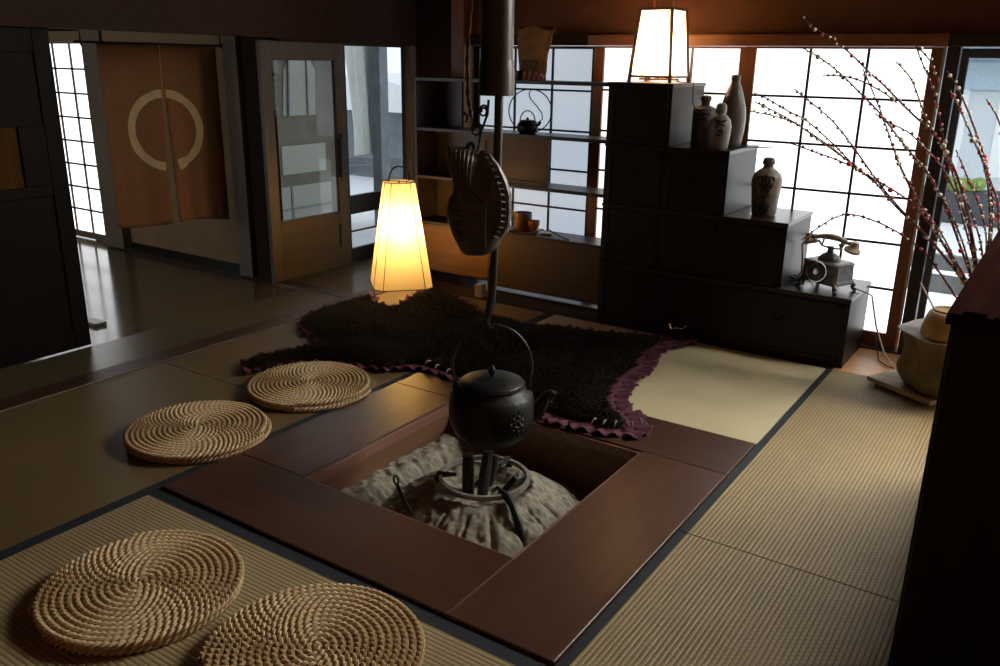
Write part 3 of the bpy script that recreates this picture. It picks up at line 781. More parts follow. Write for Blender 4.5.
f = G(); V = [(p[0], p[1], furh(p, dd)) for p, dd in zip(vs, ds)]
fs2 = [q for q in fs if all(keep[i] for i in q)]
f.add(V, fs2)
pelt = f.build('pelt', M['fur'], t, smooth=80)
f = G(); rnd = random.Random(3)
PT = []
for q in fs2:
    for _ in range(9):
        w = [rnd.random() for _ in range(4)]; s = sum(w)
        PT.append(sum((Vector(V[i])*(k/s) for i, k in zip(q, w)), Vector()))
V2 = []; F2 = []; MI = []
for p in PT:
    fx = Vector((noise.noise(Vector((p.x*2.2, p.y*2.2, 11)))+.5*(p.x+2.6), noise.noise(Vector((p.x*2.2, p.y*2.2, 17)))-.45+.25*(p.y-4), 0))
    fx = fx.normalized() if fx.length > 1e-4 else Vector((1, 0, 0))
    fx = fx+Vector((rnd.gauss(0, .35), rnd.gauss(0, .35), .42+rnd.random()*.3)); fx.normalize()
    ln = rnd.uniform(.028, .055); sd = fx.cross(Vector((0, 0, 1))).normalized()*.0022
    o = len(V2); b0 = p-Vector((0, 0, .004)); mid = b0+fx*ln*.55+Vector((0, 0, .002)); tip = b0+fx*ln-Vector((0, 0, .006))
    V2 += [b0-sd, b0+sd, mid+sd*.8, mid-sd*.8, tip]; F2 += [(o, o+1, o+2, o+3), (o+3, o+2, o+4)]
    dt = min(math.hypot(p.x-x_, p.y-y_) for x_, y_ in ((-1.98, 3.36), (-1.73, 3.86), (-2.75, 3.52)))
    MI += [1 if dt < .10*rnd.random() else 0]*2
f.add(V2, F2); f.m = MI
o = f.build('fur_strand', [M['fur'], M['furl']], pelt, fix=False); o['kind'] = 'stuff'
for px_, py_, dx, dy in ((-1.50,3.44,.6,-.4),(-1.52,3.40,.4,-.6),(-1.575,3.355,.2,-.8),(-1.62,3.335,.1,-.9),(-1.665,3.325,-.1,-.9),(-2.80,3.50,-.2,-.8),(-2.72,3.475,0,-.9),(-2.63,3.455,.1,-.9),(-3.36,3.33,-.8,-.3),(-3.28,3.36,-.7,.2)):
    dv = Vector((dx, dy, 0)).normalized()
    G().tube([Vector((px_, py_, .04)), Vector((px_, py_, .045))+dv*.02, Vector((px_, py_, .035))+dv*.033, Vector((px_, py_, .022))+dv*.04], [.005, .0055, .004, .001], 6).build('claw', M['claw'], t, smooth=True)

# ------------------------------------------------------------------ straw cushions
def rope_coil(R0, R1, pitch, z, vs, fs, n=6, rad=.0078, off=.0062, tw=.046, dome=.0):
    """a spiral of two-strand twisted rope"""
    turns = (R1-R0)/pitch; pts = []; s = 0; last = None
    th = 0; tot = turns*2*PI
    while th < tot:
        r = R0+pitch*th/(2*PI)
        p = Vector((r*cos(th), r*sin(th), z+dome*(1-(r/R1)**2)))
        if last is not None: s += (p-last).length
        pts.append((p, s, th)); last = p
        th += .0056/max(r, .006)
    for st in range(2):
        o = len(vs)
        for p, s, th in pts:
            er = Vector((cos(th), sin(th), 0)); up = Vector((0, 0, 1)); ph = 2*PI*s/tw+PI*st
            c = p+er*(off*cos(ph))+up*(off*sin(ph))
            for k in range(n):
                aa = 2*PI*k/n; vs.append(tuple(c+er*(rad*cos(aa))+up*(rad*sin(aa))))
        m = len(pts)
        for i in range(m-1):
            for k in range(n):
                l = (k+1) % n
                fs.append((o+i*n+k, o+i*n+l, o+(i+1)*n+l, o+(i+1)*n+k))
vs = []; fs = []
rope_coil(.004, .313, .0224, .037, vs, fs, dome=.004)
v2 = []; f2 = []
rope_coil(.268, .314, .0226, .015, v2, f2)
cu = thing('straw_cushion', 'coiled straw cushion farthest back, beside the fur rug', 'cushion', (-3.115, 2.888, 0), .3, 'round straw cushions by the hearth')
G().add(vs, fs).build('coiled_top', M['rush'], cu, smooth=True, fix=False)
G().add(v2, f2).build('rim', M['rush'], cu, smooth=True, fix=False)
G().lathe([(.001, .004), (.26, .004), (.27, .031), (.001, .031)], n=40).build('filling', M['rush'], cu)
for lab, x, y, rz in (('coiled straw cushion on the dim mat left of the hearth, nearer than the fur rug', -3.110, 2.190, 1.7),
                      ('coiled straw cushion nearest the bottom left, lying whole on the ribbed mat', -2.243, 1.310, 3.9),
                      ('coiled straw cushion in front of the hearth plank, cut off by the bottom edge', -1.556, 1.404, 5.2)):
    c = copy_tree(cu); c.location = (x, y, 0); c.rotation_euler = (0, 0, rz); c['label'] = lab

# ------------------------------------------------------------------ stepped chest
t = thing('staircase_chest', 'black wooden chest shaped like a staircase in front of the paper windows', 'chest', (0, 0, 0))
XS = [-2.49, -2.06, -1.68, -1.30, -.905]; ZS = [1.541, 1.175, .797, .414]
Y0, Y1 = 4.885, 5.41
for i in range(4):
    zb = ZS[i+1] if i < 3 else 0.0
    G().box(XS[0], Y0+.012, zb+.0, XS[i+1]-.006, Y1, ZS[i]-.02).build('carcass', M['black'], t, bevel=.003)
    G().box(XS[0]-.004 if i == 0 else XS[0], Y0, ZS[i]-.021, XS[i+1], Y1+.004, ZS[i]).build('step_board', M['dark_x'], t, bevel=.003)
def front(kind, x0, x1, z0, z1, knob=None):
    f = G(); y = Y0+.004
    f.box(x0, y, z0, x1, Y0+.02, z0+.022); f.box(x0, y, z1-.022, x1, Y0+.02, z1); f.box(x0, y, z0, x0+.022, Y0+.02, z1); f.box(x1-.022, y, z0, x1, Y0+.02, z1)
    f.box(x0+.02, y+.006, z0+.02, x1-.02, Y0+.02, z1-.02)
    d_ = f.build(kind, M['black'], t, bevel=.002)
    if knob:
        kx, kz = knob
        h = G(); h.tube([(kx-.03, y-.002, kz), (kx-.03, y-.016, kz-.004), (kx-.018, y-.02, kz-.022), (kx+.018, y-.02, kz-.022), (kx+.03, y-.016, kz-.004), (kx+.03, y-.002, kz)], .0032, 6)
        h.ball((kx-.03, y, kz), .007, 8, 5); h.ball((kx+.03, y, kz), .007, 8, 5)
        h.build('handle', M['iron'], d_, smooth=True)
front('drawer', -2.46, -1.70, .035, .375, (-2.08, .22)); front('drawer', -1.66, -.935, .035, .375, (-1.30, .25))
front('sliding_door', -2.46, -2.10, .42, .76); front('sliding_door', -2.11, -1.72, .42, .76); front('drawer', -1.66, -1.33, .42, .76, (-1.50, .62))
front('drawer', -2.46, -2.10, .80, 1.14, (-2.28, 1.0)); front('drawer', -2.06, -1.71, .80, 1.14, (-1.89, 1.0))
front('cupboard_door', -2.46, -2.09, 1.20, 1.51)
h = G(); h.tube([(-1.96, Y0-.004, .075), (-1.945, Y0-.02, .06), (-1.90, Y0-.022, .062), (-1.87, Y0-.016, .07), (-1.86, Y0-.004, .08)], .005, 6); h.ball((-1.91, Y0-.02, .068), .010); h.ball((-1.96, Y0, .078), .012); h.ball((-1.86, Y0, .08), .012)
h.build('pull_ring', M['chrome'], t, smooth=True)['label'] = 'bright metal pull'

# ------------------------------------------------------------------ shelves left of the chest
t = thing('wall_shelf', 'dark open shelf unit between the glazed door and the stepped chest', 'shelf', (0, 0, 0))
SX0, SX1, SY0, SY1 = -4.21, -2.50, 5.10, 5.352
for z in (.465, .815, 1.17, 1.53):
    G().box(SX0+.02, SY0, z-.024, SX1, SY1, z).build('shelf_board', M['shelf'], t, bevel=.002)
G().box(SX0, SY0, 0, SX0+.022, SY1, 1.53).build('side_panel', M['shelf'], t, bevel=.002)
G().box(-3.53, SY0+.005, .0, -3.505, SY0+.03, .45).build('upright', M['shelf'], t, bevel=.002)
G().box(SX0+.022, SY1-.006, .82, -3.74, SY1, 1.15).box(SX0+.022, SY1-.006, 1.17, -3.95, SY1, 1.51).box(SX0+.022, SY1-.006, .465, -3.74, SY1, .80).build('back_board', M['shelf'], t)
def rail_panel(x0, x1, z0, z1, y, m, nm):
    f = G(); f.box(x0, y, z0, x0+.03, y+.02, z1); f.box(x1-.03, y, z0, x1, y+.02, z1); f.box(x0+.03, y, z1-.03, x1-.03, y+.02, z1); f.box(x0+.03, y, z0, x1-.03, y+.02, z0+.03)
    f.box(x0+.03, y+.010, z0+.03, x1-.03, y+.016, z1-.03); return f.build(nm, m, t, bevel=.002)
rail_panel(SX0+.022, -3.53, .11, .44, SY0+.01, M['panel'], 'cupboard_door')
rail_panel(-3.505, -2.52, .045, .44, SY0+.01, M['dpanel'], 'cupboard_door')
G().box(-3.505, SY0, 0, -2.50, SY0+.03, .020).build('bottom_rail', M['shelf'], t)
rail_panel(-3.60, -3.04, .817, 1.144, SY0+.02, M['dpanel'], 'sliding_door')
G().box(SX0+.022, SY0, .085, -3.53, SY0+.03, .11).build('bottom_rail', M['panel'], t, bevel=.002)

# on the shelves
t = thing('cloth_pouch', 'tan printed canvas pouch standing on the top shelf beside the tube', 'pouch', (-3.25, 5.22, 1.53), .15)
rings = []
for i in range(9):
    s = i/8; w = .100+.042*s**2; th = .035*(1-s)+.012; z = .34*s
    rings.append([(w*cos(2*PI*k/24)*(1 if abs(cos(2*PI*k/24)) < .7 else 1)+.006*sin(k*2+i), th*sin(2*PI*k/24)+.008*s*sin(k*1.5)+.03*s, z+(.012*sin(k*.8) if i == 8 else 0)) for k in range(24)])
G().loft(rings).build('bag', M['pouch'], t, smooth=True)
G().box(-.07, -.046, .03, .07, -.036, .13).build('print_patch', M['mug'], t, bevel=.004)
t = thing('black_trinket_box', 'tiny black box with a white dot, left of the pink figures on the top shelf', 'ornament', (-3.325, 5.13, 1.53))
G().box(-.028, -.02, 0, .028, .03, .062).build('box', M['ink'], t, bevel=.004)
G().ball((0, -.02, .038), .012).build('dot', M['white'], t, smooth=True)
for k in range(4):
    t = G(); x = -3.25+k*.042
    t.lathe([(.001, 0), (.016, 0), (.017, .02), (.010, .034), (.013, .044), (.011, .055), (.001, .06)], (x, 5.13, 1.53), 12)
    tag(t.build('clay_figure', M['pinkc'], smooth=True), ['first small pink clay figure, next to the black box on the top shelf', 'second small pink clay figure from the black box on the top shelf', 'third small pink clay figure from the black box on the top shelf', 'last small pink clay figure, farthest from the black box'][k], 'figurine', 'pink figures on the top shelf')
t = thing('ring_hanger', 'thin iron ring hanger with an S hook above a small kettle', 'hanger', (-3.245, 5.2, 1.17), .3)
G().tube([(.155*cos(k*PI/24), 0, .153+.147*sin(k*PI/24)) for k in range(48)], .0045, 6, closed=True).build('ring', M['iron'], t, smooth=True)
G().tube([(0, 0, .295), (-.012, 0, .27), (.0, 0, .235), (.045, 0, .19), (.085, 0, .14), (.09, 0, .10), (.06, 0, .078), (.03, 0, .082)], .004, 6).build('hook', M['iron'], t, smooth=True)
t = thing('small_iron_kettle', 'small black kettle inside the iron ring on the shelf', 'kettle', (-3.265, 5.2, 1.17), .3)
G().lathe([(.001, 0), (.055, 0), (.072, .02), (.075, .05), (.062, .075), (.040, .085), (.001, .085)], n=24).build('body', M['iron'], t, smooth=50)
G().lathe([(.001, .083), (.052, .083), (.05, .090), (.01, .095), (.008, .108), (.001, .11)], n=20).build('lid', M['iron'], t, smooth=50)
G().tube([(.06, 0, .055), (.085, 0, .065), (.095, 0, .082)], [.014, .010, .008], 8).build('spout', M['iron'], t, smooth=True)
G().tube([(.055*cos(k*PI/10), 0, .08+.075*sin(k*PI/10)) for k in range(11)], .0045, 6).build('bail_handle', M['iron'], t, smooth=True)
tag(G().box(-3.42, 5.14, .465, -3.18, 5.33, .478).build('lacquer_tray', M['tray'], bevel=.004), 'dark red tray under the cups on the low shelf', 'tray')
t = thing('brown_mug', 'brown straight-sided mug on the red tray', 'mug', (-3.31, 5.24, .478))
G().lathe([(.001, 0), (.062, 0), (.068, .01), (.068, .12), (.062, .12), (.060, .02), (.001, .015)], n=28).build('body', M['mug'], t, smooth=40)
G().tube([(-.066, 0, .10), (-.095, 0, .09), (-.098, 0, .05), (-.066, 0, .03)], .007, 6).build('handle', M['mug'], t, smooth=True)
t = thing('tea_cup', 'little orange tea cup right of the brown mug', 'cup', (-3.20, 5.22, .478))
G().lathe([(.001, 0), (.022, 0), (.024, .008), (.040, .04), (.042, .075), (.038, .075), (.034, .03), (.001, .014)], n=24).build('body', M['orangec'], t, smooth=40)
tag(G().lathe([(.001, 0), (.03, 0), (.055, .012), (.053, .015), (.028, .005), (.001, .005)], (-3.10, 5.22, .465), 24).build('saucer', M['white'], smooth=40), 'small white saucer by the orange cup on the low shelf', 'saucer')
tag(G().tube([(-3.09, 5.25, .492), (-2.96, 5.17, .478), (-2.85, 5.12, .470)], .0055, 8).build('wooden_stick', M['lat'], smooth=True), 'thin dark stick lying on the low shelf, leaning on the saucer', 'stick')
tag(G().box(-3.50, 4.90, 0, -3.435, 4.96, .095).build('white_box', M['white'], bevel=.004), 'small white box on the floor against the shelf, behind the hanging rod', 'box')

# ------------------------------------------------------------------ lamps
t = thing('floor_lamp', 'tapered paper floor lamp glowing yellow by the fur rug', 'lamp', (-3.945, 4.60, 0), .22+CAMR)
def octa(hw, ch, z):
    p = [(hw, -ch), (hw, ch), (ch, hw), (-ch, hw), (-hw, ch), (-hw, -ch), (-ch, -hw), (ch, -hw)]
    return [(x, y, z) for x, y in p]
f = G()
rr = [octa(.212-.105*s, .150-.085*s, .095+.740*s) for s in [i/10 for i in range(11)]]
f.loft(rr, cap=False); f.build('lamp_shade', M['shade'], t, fix=False)
f = G()
for k in range(8): f.tube([rr[0][k], rr[-1][k]], .0028, 6)
for q in (rr[0], rr[-1]): f.tube(q, .003, 6, closed=True)
f.tube([rr[-1][0], rr[-1][4]], .003, 6); f.build('wire_frame', M['iron'], t)
for k in (1, 3, 5, 7): 
    p = Vector(rr[0][k]); G().tube([p, Vector((p.x*.97, p.y*.97, .045)), Vector((p.x*1.05, p.y*1.05, .004))], .0035, 6).build('leg', M['iron'], t)
G().tube([(.07*cos(k*PI/12), .0, .84+.10*sin(k*PI/12)) for k in range(13)], .006, 8).build('carry_handle', M['iron'], t, smooth=True)
G().ball((0, 0, .54), .085, 20, 12).build('bulb', M['bulb'], t, smooth=True)
G().tube([(0, 0, .84), (0, 0, .63)], .006, 6).lathe([(.016, .605), (.02, .605), (.02, .66), (.016, .66)], (0, 0, 0), 12).build('bulb_holder', M['iron'], t)

t = thing('andon_lamp', 'square paper lamp with dark frame, glowing white on top of the stepped chest', 'lamp', (-2.268, 5.14, 1.541), -.02)
t.scale = (1.10, 1.10, 1.0)
def sq(h, z): return [(h, -h, z), (h, h, z), (-h, h, z), (-h, -h, z)]
b0, b1 = sq(.122, .035), sq(.095, .425)
G().loft([b0, b1], cap=False).build('lamp_shade', M['shade2'], t, fix=False)
f = G()
for k in range(4):
    A = Vector(b0[k]); B = Vector(b1[k]); A0 = A+(A-B)*.09
    f.bar(A0, B, .016, .016)
    for q in (b0, b1): f.bar(Vector(q[k]), Vector(q[(k+1) % 4]), .014, .014)
f.build('frame', M['lampw'], t)
G().tube([(-.055, 0, .425), (-.058, 0, .50), (-.04, 0, .56), (0, 0, .575), (.04, 0, .56), (.058, 0, .50), (.055, 0, .425)], .006, 8).build('carry_handle', M['orange'], t, smooth=True)
G().box(-.09, -.008, .422, .09, .008, .434).build('cross_bar', M['lampw'], t)
G().box(-.118, -.012, .012, .118, .012, .024).box(-.012, -.118, .012, .012, .118, .024).build('base_bar', M['lampw'], t)
G().ball((0, 0, .18), .04, 16, 10).build('bulb', M['bulb2'], t, smooth=True)
G().lathe([(.001, .02), (.022, .02), (.022, .13), (.001, .13)], n=12).build('bulb_holder', M['white'], t)
cb = [(.1, -.02, .012), (.2, -.08, .004), (.262, -.12, .003), (.268, -.125, -.1), (.35, -.10, -.365), (.40, .02, -.362), (.66, .09, -.362)]
G().tube(cb, .0035, 6).build('power_cord', M['lat'], t, smooth=True)

# ------------------------------------------------------------------ bottles
def strokes(f, c, rad, a0, lines, r=.006):
    """ink strokes on a round bottle: (across, height) in metres, a0 the facing angle"""
    for ln in lines:
        pts = []
        for i in range(len(ln)-1):
            for j in range(5):
                s = j/5; pts.append((ln[i][0]*(1-s)+ln[i+1][0]*s, ln[i][1]*(1-s)+ln[i+1][1]*s))
        pts.append(ln[-1]); m = len(pts)
        P = []
        for u, z in pts:
            R_ = rad(z)-.0012; aa = a0+u/R_
            P.append((c[0]+R_*cos(aa), c[1]+R_*sin(aa), c[2]+z))
        f.tube(P, [r*(.75+.45*sin(PI*min(1, .15+i/m))) for i in range(m)], 6)
def prof_r(prof):
    def fn(z):
        for (r0, z0), (r1, z1) in zip(prof, prof[1:]):
            if z1 >= z >= z0 and z1 > z0: return r0+(r1-r0)*(z-z0)/(z1-z0)
        return prof[-1][0]
    return fn
t = thing('sake_bottle', 'cream stoneware bottle with black brush characters on the third chest step', 'bottle', (-1.513, 5.10, .797))
t.scale = (.93, .93, 1.0)
P = [(.001, 0), (.070, 0), (.076, .01), (.080, .05), (.088, .13), (.095, .19), (.094, .215), (.080, .245), (.052, .268), (.034, .278), (.032, .285)]
G().lathe(P, n=40).build('body', M['cer'], t, smooth=50)
G().lathe([(.032, .28), (.030, .295), (.036, .300), (.040, .308), (.036, .318), (.034, .330), (.024, .338), (.001, .338)], n=24).build('neck', M['cerd'], t, smooth=50)
f = G(); a0 = math.atan2(-5.10, 1.515)-.06; R_ = prof_r(P)
K1 = [[(-.045,.232),(.045,.232)],[(0,.245),(0,.20)],[(-.045,.232),(-.05,.215)],[(.045,.232),(.05,.213)],[(-.028,.218),(-.012,.214)],[(.012,.218),(.028,.214)],[(-.028,.204),(-.012,.202)],[(.012,.204),(.03,.202)],[(-.04,.188),(.04,.190),(.036,.168)],[(-.03,.172),(.03,.174)],[(-.022,.158),(.026,.160),(.016,.140),(-.005,.132)],[(-.02,.158),(-.024,.136)]]
K2 = [[(-.034,.118),(.034,.122)],[(0,.12),(.002,.098),(-.002,.078),(-.02,.084)],[(-.034,.118),(-.038,.102)]]
K3 = [[(-.034,.066),(.03,.070),(.026,.048)],[(-.03,.046),(.026,.048)],[(-.03,.066),(-.034,.040)],[(.028,.048),(.02,.026),(-.028,.022)]]
for K in (K1, K2, K3): strokes(f, (0, 0, 0), R_, a0, K, .0072)
f.build('brush_writing', M['ink'], t, smooth=True)

t = thing('stoneware_flask', 'dark square-shouldered flask, leftmost of the three vessels beside the white lamp', 'flask', (-1.925, 5.08, 1.175))
G().lathe([(.001, 0), (.068, 0), (.072, .01), (.072, .20), (.068, .222), (.045, .236), (.026, .24)], n=32).build('body', M['cerd'], t, smooth=45)
G().lathe([(.026, .238), (.024, .262), (.029, .268), (.033, .28), (.029, .296), (.001, .302)], n=20).build('neck', M['cerd'], t, smooth=45)
f = G(); strokes(f, (0, 0, 0), lambda z: .072, math.atan2(-5.08, 1.955), [[(-.03,.19),(.03,.195)],[(0,.2),(-.02,.15)],[(0,.18),(.03,.15)],[(-.03,.17),(.02,.165)]], .005)
f.build('brush_mark', M['ink'], t, smooth=True)
t = thing('sake_flask', 'small cream flask with dark brush marks, middle of the three vessels on the chest', 'flask', (-1.79, 4.985, 1.175))
P = [(.001, 0), (.050, 0), (.056, .01), (.064, .08), (.067, .13), (.060, .165), (.040, .19), (.028, .20), (.026, .215)]
G().lathe(P, n=32).build('body', M['cer'], t, smooth=45)
G().lathe([(.026, .205), (.032, .212), (.031, .245), (.024, .258), (.017, .262), (.001, .264)], n=20).build('cap', M['cer'], t, smooth=45)
f = G(); strokes(f, (0, 0, 0), prof_r(P), math.atan2(-4.985, 1.825)+.1, [[(-.04,.17),(.0,.16),(.03,.168)],[(-.03,.15),(.02,.14)],[(-.01,.16),(-.03,.12)],[(-.02,.11),(.02,.105)],[(0,.12),(.01,.08)],[(-.025,.09),(.0,.08)]], .006)
f.build('brush_mark', M['ink'], t, smooth=True)
t = thing('tall_bottle', 'tall tapering grey glazed bottle, tallest of the three vessels on the chest', 'bottle', (-1.79, 5.185, 1.175))
t.scale = (.88, .88, .98)
G().lathe([(.001, 0), (.066, 0), (.074, .015), (.088, .10), (.092, .17), (.086, .23), (.066, .30), (.044, .355), (.030, .385), (.027, .395)], n=36).build('body', M['cerg'], t, smooth=45)
G().lathe([(.026, .39), (.031, .40), (.032, .415), (.026, .428), (.001, .43)], n=20).build('stopper', M['cerd'], t, smooth=45)

# ------------------------------------------------------------------ telephone
t = thing('antique_telephone', 'antique dial telephone with ivory handset on the lowest chest step', 'telephone', (-1.095, 5.075, .414), -.40)
t.scale = (1.27, 1.2, 1.08)
rings = []
for s, z in ((1.0, .038), (1.0, .048), (.94, .065), (.92, .138), (.96, .146), (.85, .154), (.4, .157)):
    hx, hy = .100*s, .080*s; c_ = .015*s
    rings.append([(hx, -hy+c_, z), (hx, hy-c_, z), (hx-c_, hy, z), (-hx+c_, hy, z), (-hx, hy-c_, z), (-hx, -hy+c_, z), (-hx+c_, -hy, z), (hx-c_, -hy, z)])
G().loft(rings).build('body', M['pewter'], t, bevel=.003)
for sx in (-1, 1):
    for sy in (-1, 1):
        G().tube([(sx*.082, sy*.062, .05), (sx*.095, sy*.074, .03), (sx*.092, sy*.072, .012), (sx*.104, sy*.082, .004)], [.012, .011, .008, .010], 8).build('foot', M['pewter'], t, smooth=True)
dm = Matrix.Translation((-.005, -.070, .098)) @ Matrix.Rotation(math.radians(80), 4, 'X')
d_ = G().lathe([(.001, .0), (.058, 0), (.058, .008), (.05, .012), (.001, .012)], n=32).xform(dm).build('dial', M['pewter'], t, smooth=40)
G().tube([(.053*cos(k*PI/16), .053*sin(k*PI/16), .012) for k in range(32)], .005, 6, closed=True).xform(dm).build('dial_ring', M['chrome'], d_, smooth=True)
for k in range(10):
    aa = .9+k*2*PI/12.5
    G().tube([(.036*cos(aa)+.008*cos(j*PI/4), .036*sin(aa)+.008*sin(j*PI/4), .013) for j in range(8)], .0022, 5, closed=True).xform(dm).build('finger_hole', M['chrome'], d_)
G().lathe([(.001, .012), (.018, .012), (.016, .018), (.001, .019)], n=16).xform(dm).build('dial_hub', M['chrome'], d_, smooth=True)
G().lathe([(.055, .148), (.05, .165), (.035, .185), (.015, .198), (.012, .225), (.018, .23), (.001, .232)], n=24).build('cradle_base', M['pewter'], t, smooth=45)
f = G()
f.tube([(-.055, -.02, .255), (-.05, 0, .225), (0, 0, .218), (.05, 0, .225), (.055, -.02, .255)], .005, 6); f.tube([(-.055, .02, .255), (-.05, 0, .225)], .005, 6); f.tube([(.055, .02, .255), (.05, 0, .225)], .005, 6)
f.build('cradle', M['pewter'], t, smooth=True)
hs = G().tube([(-.085, 0, .262), (-.06, 0, .272), (-.03, 0, .278), (0, 0, .280), (.03, 0, .278), (.06, 0, .272), (.085, 0, .262)], [.010, .013, .016, .017, .016, .013, .010], 10).build('handset', M['ivory'], t, smooth=True)
for sx in (-1, 1):
    q = Matrix.Translation((sx*.118, 0, .255)) @ Matrix.Rotation(sx*.35, 4, 'Y')
    G().lathe([(.001, .022), (.014, .022), (.02, .005), (.026, -.012), (.036, -.02), (.036, -.034), (.03, -.036), (.001, -.032)], n=20).xform(q).build('earpiece', M['ivory'], hs, smooth=40)
    G().tube([(sx*.085, 0, .262), (sx*.10, 0, .266), (sx*.118, 0, .262)], [.008, .010, .012], 8).build('joint', M['pewter'], hs, smooth=True)
G().tube([(-.13, 0, .225), (-.155, .0, .21), (-.15, .01, .12), (-.14, .0, .05), (-.16, -.02, .012), (-.20, -.03, .008), (-.19, .03, .008), (-.12, .06, .01), (-.09, .06, .045)], .0055, 6).build('handset_cord', M['wire'], t, smooth=True)
G().tube([(-.09, -.04, .03), (-.14, -.07, .01), (-.20, -.05, .02), (-.215, .0, .03), (-.16, .03, .012), (-.12, .0, .008), (-.15, -.06, .03)], .007, 6).build('coiled_cord', M['pewter'], t, smooth=True)
G().tube([(.08, .07, .02), (.13, .075, .010), (.175, .07, .006), (.20, .062, .002), (.213, .055, -.03), (.25, .05, -.15), (.30, .06, -.28), (.36, .09, -.37), (.39, .13, -.395)], .0042, 6).build('line_cord', M['wire'], t, smooth=True)
tag(G().tube([(-.90, 5.33, .06), (-.86, 5.34, .12), (-.82, 5.32, .10), (-.79, 5.25, .04), (-.76, 5.15, .012), (-.70, 5.08, .008), (-.64, 5.06, .008), (-.58, 5.10, .008)], .004, 6).build('floor_cable', M['iron'], smooth=True), 'thin dark cable on the orange floorboards beside the chest', 'cable')

# ------------------------------------------------------------------ pot on a plank, branches in a vase
t = thing('pot_stand_plank', 'pale thick plank lying aslant on the mat under the brown pot', 'plank', (-.57, 4.80, 0))
P4 = [(-.745, 4.735), (-.40, 4.535), (-.17, 4.86), (-.60, 5.02)]
G().prism_xy([(x+.57, y-4.80) for x, y in P4], .018, .045).build('board', M['plank'], t, bevel=.004)
G().prism_xy([(x+.57, y-4.80) for x, y in ((-.70, 4.76), (-.43, 4.60), (-.40, 4.66), (-.66, 4.82))], 0, .018).build('cleat', M['plank'], t)
G().prism_xy([(x+.57, y-4.80) for x, y in ((-.60, 4.94), (-.26, 4.80), (-.24, 4.85), (-.57, 4.99))], 0, .018).build('cleat', M['plank'], t)
t = thing('lidded_pot', 'rough brown faceted pot with a grey lid on the plank', 'pot', (-.385, 4.76, .045), .2)
t.scale = (.97, .97, .96)
rings = []
for r_, z in ((.165, 0), (.185, .02), (.215, .07), (.225, .12), (.205, .17), (.20, .22), (.215, .285), (.222, .31)):
    rings.append([(r_*(1+.05*cos(6*2*PI*k/36))*cos(2*PI*k/36)*(1+.02*noise.noise(Vector((k*.5, z*9, 1)))), r_*(1+.05*cos(6*2*PI*k/36))*sin(2*PI*k/36), z) for k in range(36)])
G().loft(rings).build('body', M['pot'], t, smooth=60)
rings = []
for r_, z in ((.22, .308), (.242, .314), (.244, .322), (.225, .330), (.12, .335), (.01, .336)):
    rings.append([(r_*(1+.05*cos(6*2*PI*k/36))*cos(2*PI*k/36), r_*(1+.05*cos(6*2*PI*k/36))*sin(2*PI*k/36), z) for k in range(36)])
G().loft(rings).build('lid', M['lid'], t, smooth=50)
t = thing('tea_bowl', 'ochre tea bowl turned upside down on the grey pot lid', 'bowl', (-.40, 4.64, .367))
t.scale = (1.08, 1.08, 1.1)
G().lathe([(.098, 0), (.105, .0), (.104, .03), (.094, .075), (.080, .108), (.070, .116), (.001, .116)], n=36).build('body', M['bowl'], t, smooth=40)
G().lathe([(.058, .114), (.066, .114), (.066, .124), (.058, .124), (.052, .118), (.001, .118)], n=28).build('foot_ring', M['bowl'], t, smooth=40)
tag(G().tube([(-.455, 4.84, .381), (-.50, 4.83, .47), (-.57, 4.83, .575)], .005, 6).build('pale_stick', M['wire']), 'pale thin stick poking up behind the upturned bowl', 'stick')

